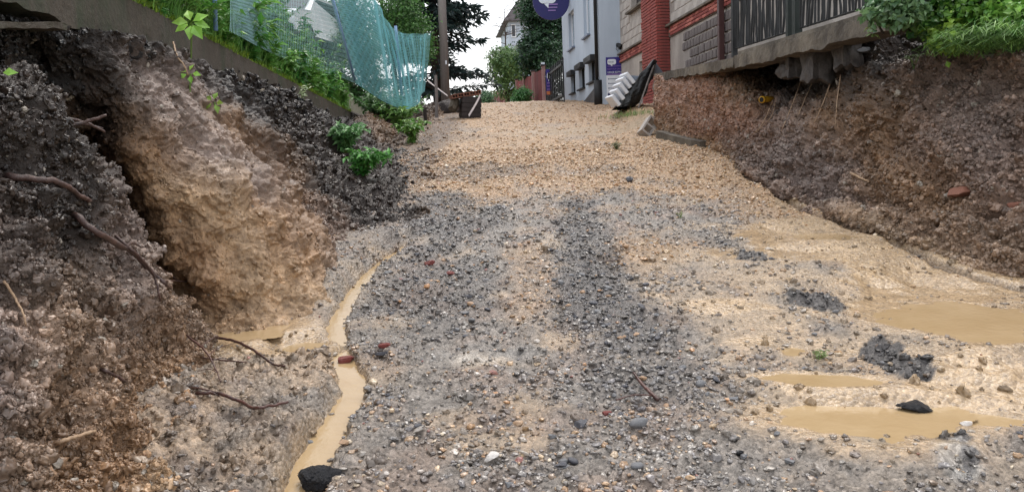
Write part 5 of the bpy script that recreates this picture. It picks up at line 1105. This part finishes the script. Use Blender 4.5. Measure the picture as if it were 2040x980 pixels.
tree('broadleaf_tree', gp(1012, 52), [(V3(1012, 150, 52), (1.2, 1.2, 1.5)), (V3(1000, 120, 52), (.95, 1, .8)), (V3(1030, 130, 51), (1.1, 1, 1.1))], 330, 32, .17, .16, (58, 92, 50), (116, 146, 84), 'light green leafy tree over the far red fence', 42)
tree('broadleaf_tree', gp(1085, 43), [(V3(1080, 70, 43), (1.15, 1.2, 2.6)), (V3(1100, 30, 43), (1.1, 1.2, 2.4)), (V3(1062, 120, 42), (.7, .9, 1.2)), (V3(1098, 120, 41), (.7, .8, 1.0)), (V3(1060, 10, 44), (.8, .8, 1.2)), (V3(1108, 165, 42), (.7, .6, 1.0))], 600, 34, .19, .19, (22, 48, 36), (66, 100, 66), 'tall dark leafy tree beside the pale blue house', 43)
tree('shrub', gp(1042, 38), [(V3(1042, 192, 38), (.42, .4, .38)), (V3(1036, 197, 38), (.35, .4, .3))], 90, 30, .09, .10, (56, 110, 60), (96, 150, 84), 'small green shrub in front of the red fence', 44, cat='shrub', trunk=.02)
tree('shrub', gp(968, 60), [(V3(968, 196, 60), (.7, .6, .5))], 70, 30, .12, .14, (62, 100, 66), (100, 136, 96), 'distant low green shrub beyond the crest', 45, cat='shrub', trunk=.02)
# bare tree
bt_ = empty('bare_tree', gp(1012, 56)); m = MB(); b0_ = gp(1012, 56); tpz = P(1010, 20, 56).z
m.tube([b0_, (b0_.x, 56, tpz)], [.1, .02], 6)
for k_ in range(34):
    z0 = b0_.z+(tpz-b0_.z)*random.uniform(.45, 1); a = random.uniform(0, 6.28); l = random.uniform(.5, 1.7); s = Vector((b0_.x, 56, z0)); t = s+Vector((math.cos(a)*l, math.sin(a)*l, l*random.uniform(-.1, .3))); m.tube([s, s.lerp(t, .5)+Vector((0, 0, .06)), t], [.025, .016, .006], 4)
    for j_ in range(4):
        w = s.lerp(t, random.uniform(.4, 1)); m.tube([w, w+Vector((random.uniform(-.3, .3), random.uniform(-.3, .3), random.uniform(-.05, .25)))], [.012, .004], 3)
m.build('branches', 'bark', bt_); tag(bt_, 'bare leafless spruce rising above the light green tree', 'tree')
# far house
fh = empty('house', gp(1040, 64)); zt = P(1016, 40, 64).z; x0, x1 = P(1015, 100, 64).x, P(1100, 100, 64).x; zb = fh.location.z
MB().box(((x0+x1)/2, 68, (zb+zt)/2), (x1-x0, 8, zt-zb)).build('wall', 'white_wall', fh)
m = MB(); e = .45; rz = zt+2.6; m.add([(x0-e, 63.5, zt-.15), (x1+e, 63.5, zt-.15), (x1+e, 72.5, zt-.15), (x0-e, 72.5, zt-.15), ((x0+x1)/2, 63.5, rz), ((x0+x1)/2, 72.5, rz)], [(0, 1, 4), (3, 2, 5), (0, 4, 5, 3), (1, 2, 5, 4), (0, 1, 2, 3)]); m.build('roof', 'roof', fh)
q = P(1023, 62, 63.95); w = MB().box(q, (.35, .06, 1.0)).build('window', 'whiteframe', fh); MB().box(q+Vector((0, -.035, 0)), (.25, .02, .86)).build('pane', 'glass', w)
tag(fh, 'white gabled house far off behind the bare spruce', 'house')
# parked car on the slope above
def car(base, rz):
    rt = empty('parked_car', base, rz); 
    prof = [(-2.0, .35), (-2.05, .75), (-1.9, .95), (-1.1, 1.02), (-.45, 1.5), (.9, 1.52), (1.75, 1.05), (2.05, .95), (2.1, .5), (2.0, .3)]; m = MB(); secs = []
    for wy, ins in ((-.86, .10), (-.88, 0.), (.88, 0.), (.86, .10)): secs.append([(x, wy*(1 if z_ < 1.05 else .82), z_-(ins*.3 if z_ > .6 else 0)) for x, z_ in prof])
    n = len(prof); v = [p_ for s in secs for p_ in s]
    f = [(k_*n+j, k_*n+(j+1) % n, (k_+1)*n+(j+1) % n, (k_+1)*n+j) for k_ in range(3) for j in range(n)]+[tuple(range(n)), tuple(range(3*n, 4*n))]
    me = MB().add(v, f).mesh('body', True); o = link('body', me, 'carpaint', rt); md = o.modifiers.new('edge', 'BEVEL'); md.width = .05; md.segments = 2
    link('windscreen', MB().add([(-1.08, -.66, 1.055), (-1.08, .66, 1.055), (-.5, .60, 1.47), (-.5, -.60, 1.47)], [(0, 1, 2, 3)]).mesh('windscreen'), 'glass', rt).location = (-.02, 0, .012)
    for s in (-1, 1):
        link('side_window', MB().add([(-.85, s*.735, 1.07), (1.35, s*.735, 1.07), (.85, s*.735, 1.44), (-.4, s*.735, 1.44)], [(0, 1, 2, 3)]).mesh('side_window'), 'glass', rt)
        h = link('headlight', stone_mesh('headlight', 3, .05, 0, .5), 'lamp', rt); h.location = (-2.0, s*.62, .78); h.scale = (.1, .18, .14)
        for x in (-1.3, 1.3):
            w = link('wheel', MB().tube([(x, s*.70, .31), (x, s*.90, .31)], .31, 20).mesh('wheel'), 'tyre', rt); link('rim', MB().tube([(x, s*.89, .31), (x, s*.91, .31)], .2, 16).mesh('rim'), 'rim', w)
    link('bumper', MB().box((-2.06, 0, .42), (.12, 1.6, .22)).mesh('bumper'), 'black', rt); link('grille', MB().box((-2.07, 0, .66), (.06, .7, .1)).mesh('grille'), 'black', rt)
    return tag(rt, 'white parked car on the garden slope behind the wire fence', 'car')
q = P(605, 75, 23); car((q.x-.3, q.y+1.6, q.z-.25), R_(72))
#PART4
def emb_z(x, y):
    t = np.clip((x-(WX-.3))/(.35-(WX-.3)+.02*(y-17)), 0, 1); top = garden_z(np.full_like(x, WX-.3), y)-.1*(y-17)*.3
    return top*(1-t**.8)+(zr(y)-.4)*t**.8
emb = sheet('verge', np.linspace(WX-.3, .45, 40), np.linspace(17.2, 36, 60), emb_z, (66, 54, 46), 'earth verge beyond the end of the mossy wall')
for k_, (x_, Y_, h) in enumerate([(-1.5, 18.6, .7), (-1.1, 19.6, .8), (-1.5, 20.6, .9), (-.8, 21.5, .8), (-1.4, 22.6, 1.0), (-.9, 23.6, .9), (-1.6, 24.6, 1.1), (-.7, 25.6, .8)]):
    weed('verge_weed', (x_, Y_, float(emb_z(np.array(x_), np.array(float(Y_))))), h, h*.7, 16, 18, .16, (44, 84, 44), (92, 134, 70), 'green weed clump on the verge behind the teal net', 500+k_, 'weed', 'weeds behind the teal net')
# ------------------------------------------------------------------ garden greenery on the left
rng = np.random.default_rng(77)
def on_garden(x, y): return np.stack([x, y, garden_z(x, y)], -1)
n = 30000; y_ = 3+15*rng.random(n)**1.1; x_ = WX-.1-np.abs(rng.normal(0, .9, n))*(.4+.08*y_); base = on_garden(x_, y_)
gmesh = grass_mesh('grass', base, rng.uniform(.12, .5, n), greens(n, (62, 110, 48), (120, 165, 80), rng), rng, (.25, -.1, 0), .0055)
tag(link('grass', gmesh, 'leaf'), 'long green grass covering the garden slope', 'grass', None, 'stuff')
WL = ['leafy nettle clump growing on the mossy wall', 'bushy green weed clump behind the mossy wall', 'pale green weed clump on the grass slope', 'dense dark green weed clump on the grass slope']
k_ = 0
for (Yw, xo, h) in [(3.6, -.25, .4), (4.2, -.3, .45), (4.8, -.3, .5), (5.4, -.2, .45), (6.0, -.3, .55), (6.6, -.3, .5), (7.4, -.25, .6), (8.2, -.4, .6), (9.0, -.3, .6), (10, -.5, .7), (11, -.4, .6), (12.2, -.6, .7), (13.5, -.4, .7), (15, -.6, .8), (16.4, -.4, .7), *[(5.0+.95*t_, -.14, .34+.07*(t_ % 3)) for t_ in range(13)], (8.5, -1.0, .8), (10.5, -1.3, .8), (13, -1.4, .9), (16.5, -1.3, .9), (6.6, -1.0, .8)]:
    b_ = (WX+xo, Yw, float(garden_z(np.array(WX+xo), np.array(Yw)))); dark = k_ % 3 == 1
    weed('weed_clump', b_, h*1.5, h*.75, 20, 24, .10 if Yw < 8 else .13, (44, 98, 40) if dark else (74, 132, 52), (86, 146, 66) if dark else (128, 176, 84), 'dark green leafy weed clump on the slope above the mossy wall' if dark else 'light green leafy weed clump on the slope above the mossy wall', 200+k_, 'weed', 'weeds above the mossy wall'); k_ += 1
n = 5000; y_ = rng.uniform(2.5, 17.2, n); x_ = WX-.03+rng.normal(0, .035, n)
tag(link('moss', grass_mesh('moss', np.stack([x_, y_, np.full(n, WZ-.012)], -1), rng.uniform(.02, .09, n)*(.4+.8*(perlin(np.stack([x_*0, y_*1.6, x_*0], -1)) > -.1)), greens(n, (84, 112, 30), (130, 156, 52), rng), rng, (.5, 0, -.3), .006), 'leaf'), 'moss and short grass fringing the top of the mossy wall', 'moss', None, 'stuff')
# singled-out plants
def big_leaf_plant(px, py, Y_, size, nl, label, seed, ca=(120, 176, 66), cb=(164, 208, 96)):
    b_ = P(px, py, Y_); rt = empty('seedling', b_); rng = np.random.default_rng(seed); pos, nr2, ax = [], [], []; m = MB()
    for i in range(nl):
        a = 2*math.pi*i/nl+rng.uniform(-.3, .3); d = np.array([math.cos(a), -.35, math.sin(a)*.9]); pos.append(np.array([d[0]*.02, -.03, d[2]*.02])); ax.append(d); nr2.append(np.array([rng.normal(0, .25), -1, .5]))
    m.tube(smooth_line([b_+Vector((-.05, .08, -.22)), b_+Vector((-.02, .02, -.1)), b_], 6), .006, 5).build('stem', 'greenstem', rt)
    link('leaves', leaves_mesh('leaves', np.array(pos), np.array(nr2), np.array(ax), rng.uniform(.8, 1.15, nl)*size, greens(nl, ca, cb, rng, .12), .68), 'leaf', rt); return tag(rt, label, 'plant')
big_leaf_plant(383, 48, 5.75, .115, 7, 'bright green broad-leaved plant hanging over the mossy wall', 1)
big_leaf_plant(380, 147, 5.65, .06, 5, 'small bright seedling below the mossy wall on the clay edge', 2)
big_leaf_plant(428, 204, 5.9, .065, 5, 'small yellowish seedling on the edge of the clay buttress', 3, (110, 150, 60), (150, 176, 80))
big_leaf_plant(4, 150, 3.4, .05, 3, 'tiny leaf pair at the top of the spoil heap', 4)
twig('root', [(345, 85, 5.7), (352, 110, 5.6), (366, 130, 5.6), (375, 150, 5.62)], .007, .004, 'paletwig', 'pale root dangling from the bright broad-leaved plant')
def low_plant(px, py, h, sp_, ns, nl, leaf, ca, cb, label, seed, lean=(0, 0, 0)):
    l, _ = hit(px, py); return weed('plant', l, h, sp_, ns, nl, leaf, ca, cb, label, seed, 'plant', None, .42, lean, .8)
low_plant(685, 300, .4, .36, 24, 20, .11, (62, 116, 60), (128, 176, 110), 'uprooted green plant lying on the dark bank under the wall end', 301, (.4, -.3, 0))
low_plant(722, 346, .34, .34, 22, 20, .11, (56, 118, 48), (110, 170, 84), 'glossy green plant low on the dark bank', 302, (.4, -.3, 0))
low_plant(800, 262, .7, .55, 30, 20, .14, (70, 122, 52), (130, 168, 84), 'green bushy weed beneath the teal net', 303)
low_plant(770, 240, .6, .5, 22, 18, .13, (58, 104, 50), (112, 150, 80), 'darker weed tangle at the end of the mossy wall', 304)
low_plant(822, 285, .55, .4, 24, 18, .13, (80, 132, 58), (136, 170, 84), 'weed clump on the bank edge below the teal net', 305)
low_plant(602, 195, .25, .14, 5, 6, .07, (150, 170, 130), (196, 206, 170), 'pale wilted plant lying on dark soil under the wall', 307, (.3, -.4, -.3))
low_plant(1228, 298, .14, .16, 10, 8, .06, (86, 96, 66), (120, 126, 90), 'small grey green weed tuft in the orange gravel', 308)
low_plant(1635, 714, .05, .06, 8, 6, .03, (96, 116, 66), (130, 140, 84), 'tiny weed sprout beside the small square puddle', 309)
low_plant(1356, 432, .05, .06, 6, 5, .03, (110, 120, 66), (140, 144, 84), 'tiny weed sprout on the orange gravel', 310)
low_plant(1822, 132, .16, .12, 6, 6, .05, (96, 116, 80), (130, 146, 110), 'thin straggly weed on the upper right bank', 311)
low_plant(1738, 68, .22, .16, 6, 8, .07, (120, 150, 90), (170, 186, 120), 'yellow green sprig at the end of the fence wall', 312)
# wooden stakes under the net
for (px, pt, pb2, Y_, lb) in ((772, 200, 232, 18, 'dark stake under the teal net'), (868, 150, 215, 22, 'weathered stake between net and utility pole'), (846, 215, 245, 20, 'short dark stake at the bank edge by the net')):
    A, B = P(px, pt, Y_), P(px+2, pb2+20, Y_); st = empty('stake', B); MB().tube([B, B.lerp(A, .5)+Vector((.01, 0, 0)), A], [.05, .045, .04], 7).build('stake', 'wood' if 'weath' in lb else 'darkwood', st); tag(st, lb, 'stake')
# grass strip beside the tarpaulin
l0 = hit(1265, 230)[0]; n = 500; bs_ = np.array(l0)+np.stack([rng.normal(0, .3, n), rng.normal(0, .8, n), rng.uniform(-.05, .02, n)], -1)
tag(link('grass', grass_mesh('grass', bs_, rng.uniform(.05, .14, n), greens(n, (86, 120, 60), (130, 156, 92), rng), rng, None, .006), 'leaf'), 'patch of short grass before the black tarpaulin', 'grass', None, 'stuff')
# ------------------------------------------------------------------ right greenery
def rb(px, py, Y_): return P(px, py, Y_)
for k_, (px, py, Y_, rx, rz, ncl_, lf, ca, cb, lb) in enumerate([
    (1800, 12, 7.0, .15, .13, 50, .075, (72, 104, 70), (120, 150, 100), 'round-leaved bush at the downhill end of the iron fence'),
    (1856, 22, 7.3, .26, .16, 100, .075, (48, 92, 40), (104, 144, 66), 'dark leafy bramble above the right bank'),
    (1900, 66, 7.0, .15, .13, 50, .065, (84, 128, 44), (150, 180, 74), 'bright yellow green bramble at the lip of the right bank'),
    (1962, 8, 6.9, .26, .16, 90, .065, (60, 110, 42), (124, 166, 70), 'leafy weed clump next to the tall grass tuft'),
    (2025, 5, 6.6, .26, .16, 90, .065, (84, 140, 54), (150, 190, 90), 'light green weed clump behind the grass tuft'),
    (1885, -10, 8.8, .4, .35, 80, .085, (36, 76, 34), (84, 122, 56), 'dense dark shrub behind the bramble'),
    (1990, -30, 8.4, .5, .4, 90, .085, (40, 82, 36), (94, 136, 60), 'tall dark shrub behind the grass tuft'),
    (1762, 18, 7.1, .10, .10, 26, .07, (66, 100, 66), (116, 146, 96), 'small grey green creeper on the end of the iron fence')]):
    q = Vector(V3(px, py, Y_)); tree('bush', q-Vector((-.05, -.1, rz*1.1)), [(tuple(q), (rx, rx, rz)), (tuple(q+Vector((-.08, -.1, -rz*.7))), (rx*.6, rx*.6, rz*.5))], ncl_, 20, .05, lf, ca, cb, lb, 400+k_, None, .012, 'bush', .72, .3, .5)
tus = empty('grass_tuft', rb(1985, 95, 6.85)); n = 2200; c0 = np.array([rb(1945, 85, 6.85), rb(1990, 78, 6.7), rb(2050, 72, 6.4)]); ci = rng.integers(0, 3, n)
bs_ = c0[ci]+np.stack([rng.normal(0, .14, n), rng.normal(0, .14, n), rng.normal(0, .05, n)], -1)-np.array(tus.location)
link('blades', grass_mesh('blades', bs_, rng.uniform(.14, .5, n), greens(n, (58, 106, 48), (150, 188, 104), rng), rng, (-.7, -.55, -.55), .0042, .45), 'leaf', tus); tag(tus, 'thick tuft of long grass hanging over the right bank', 'grass')
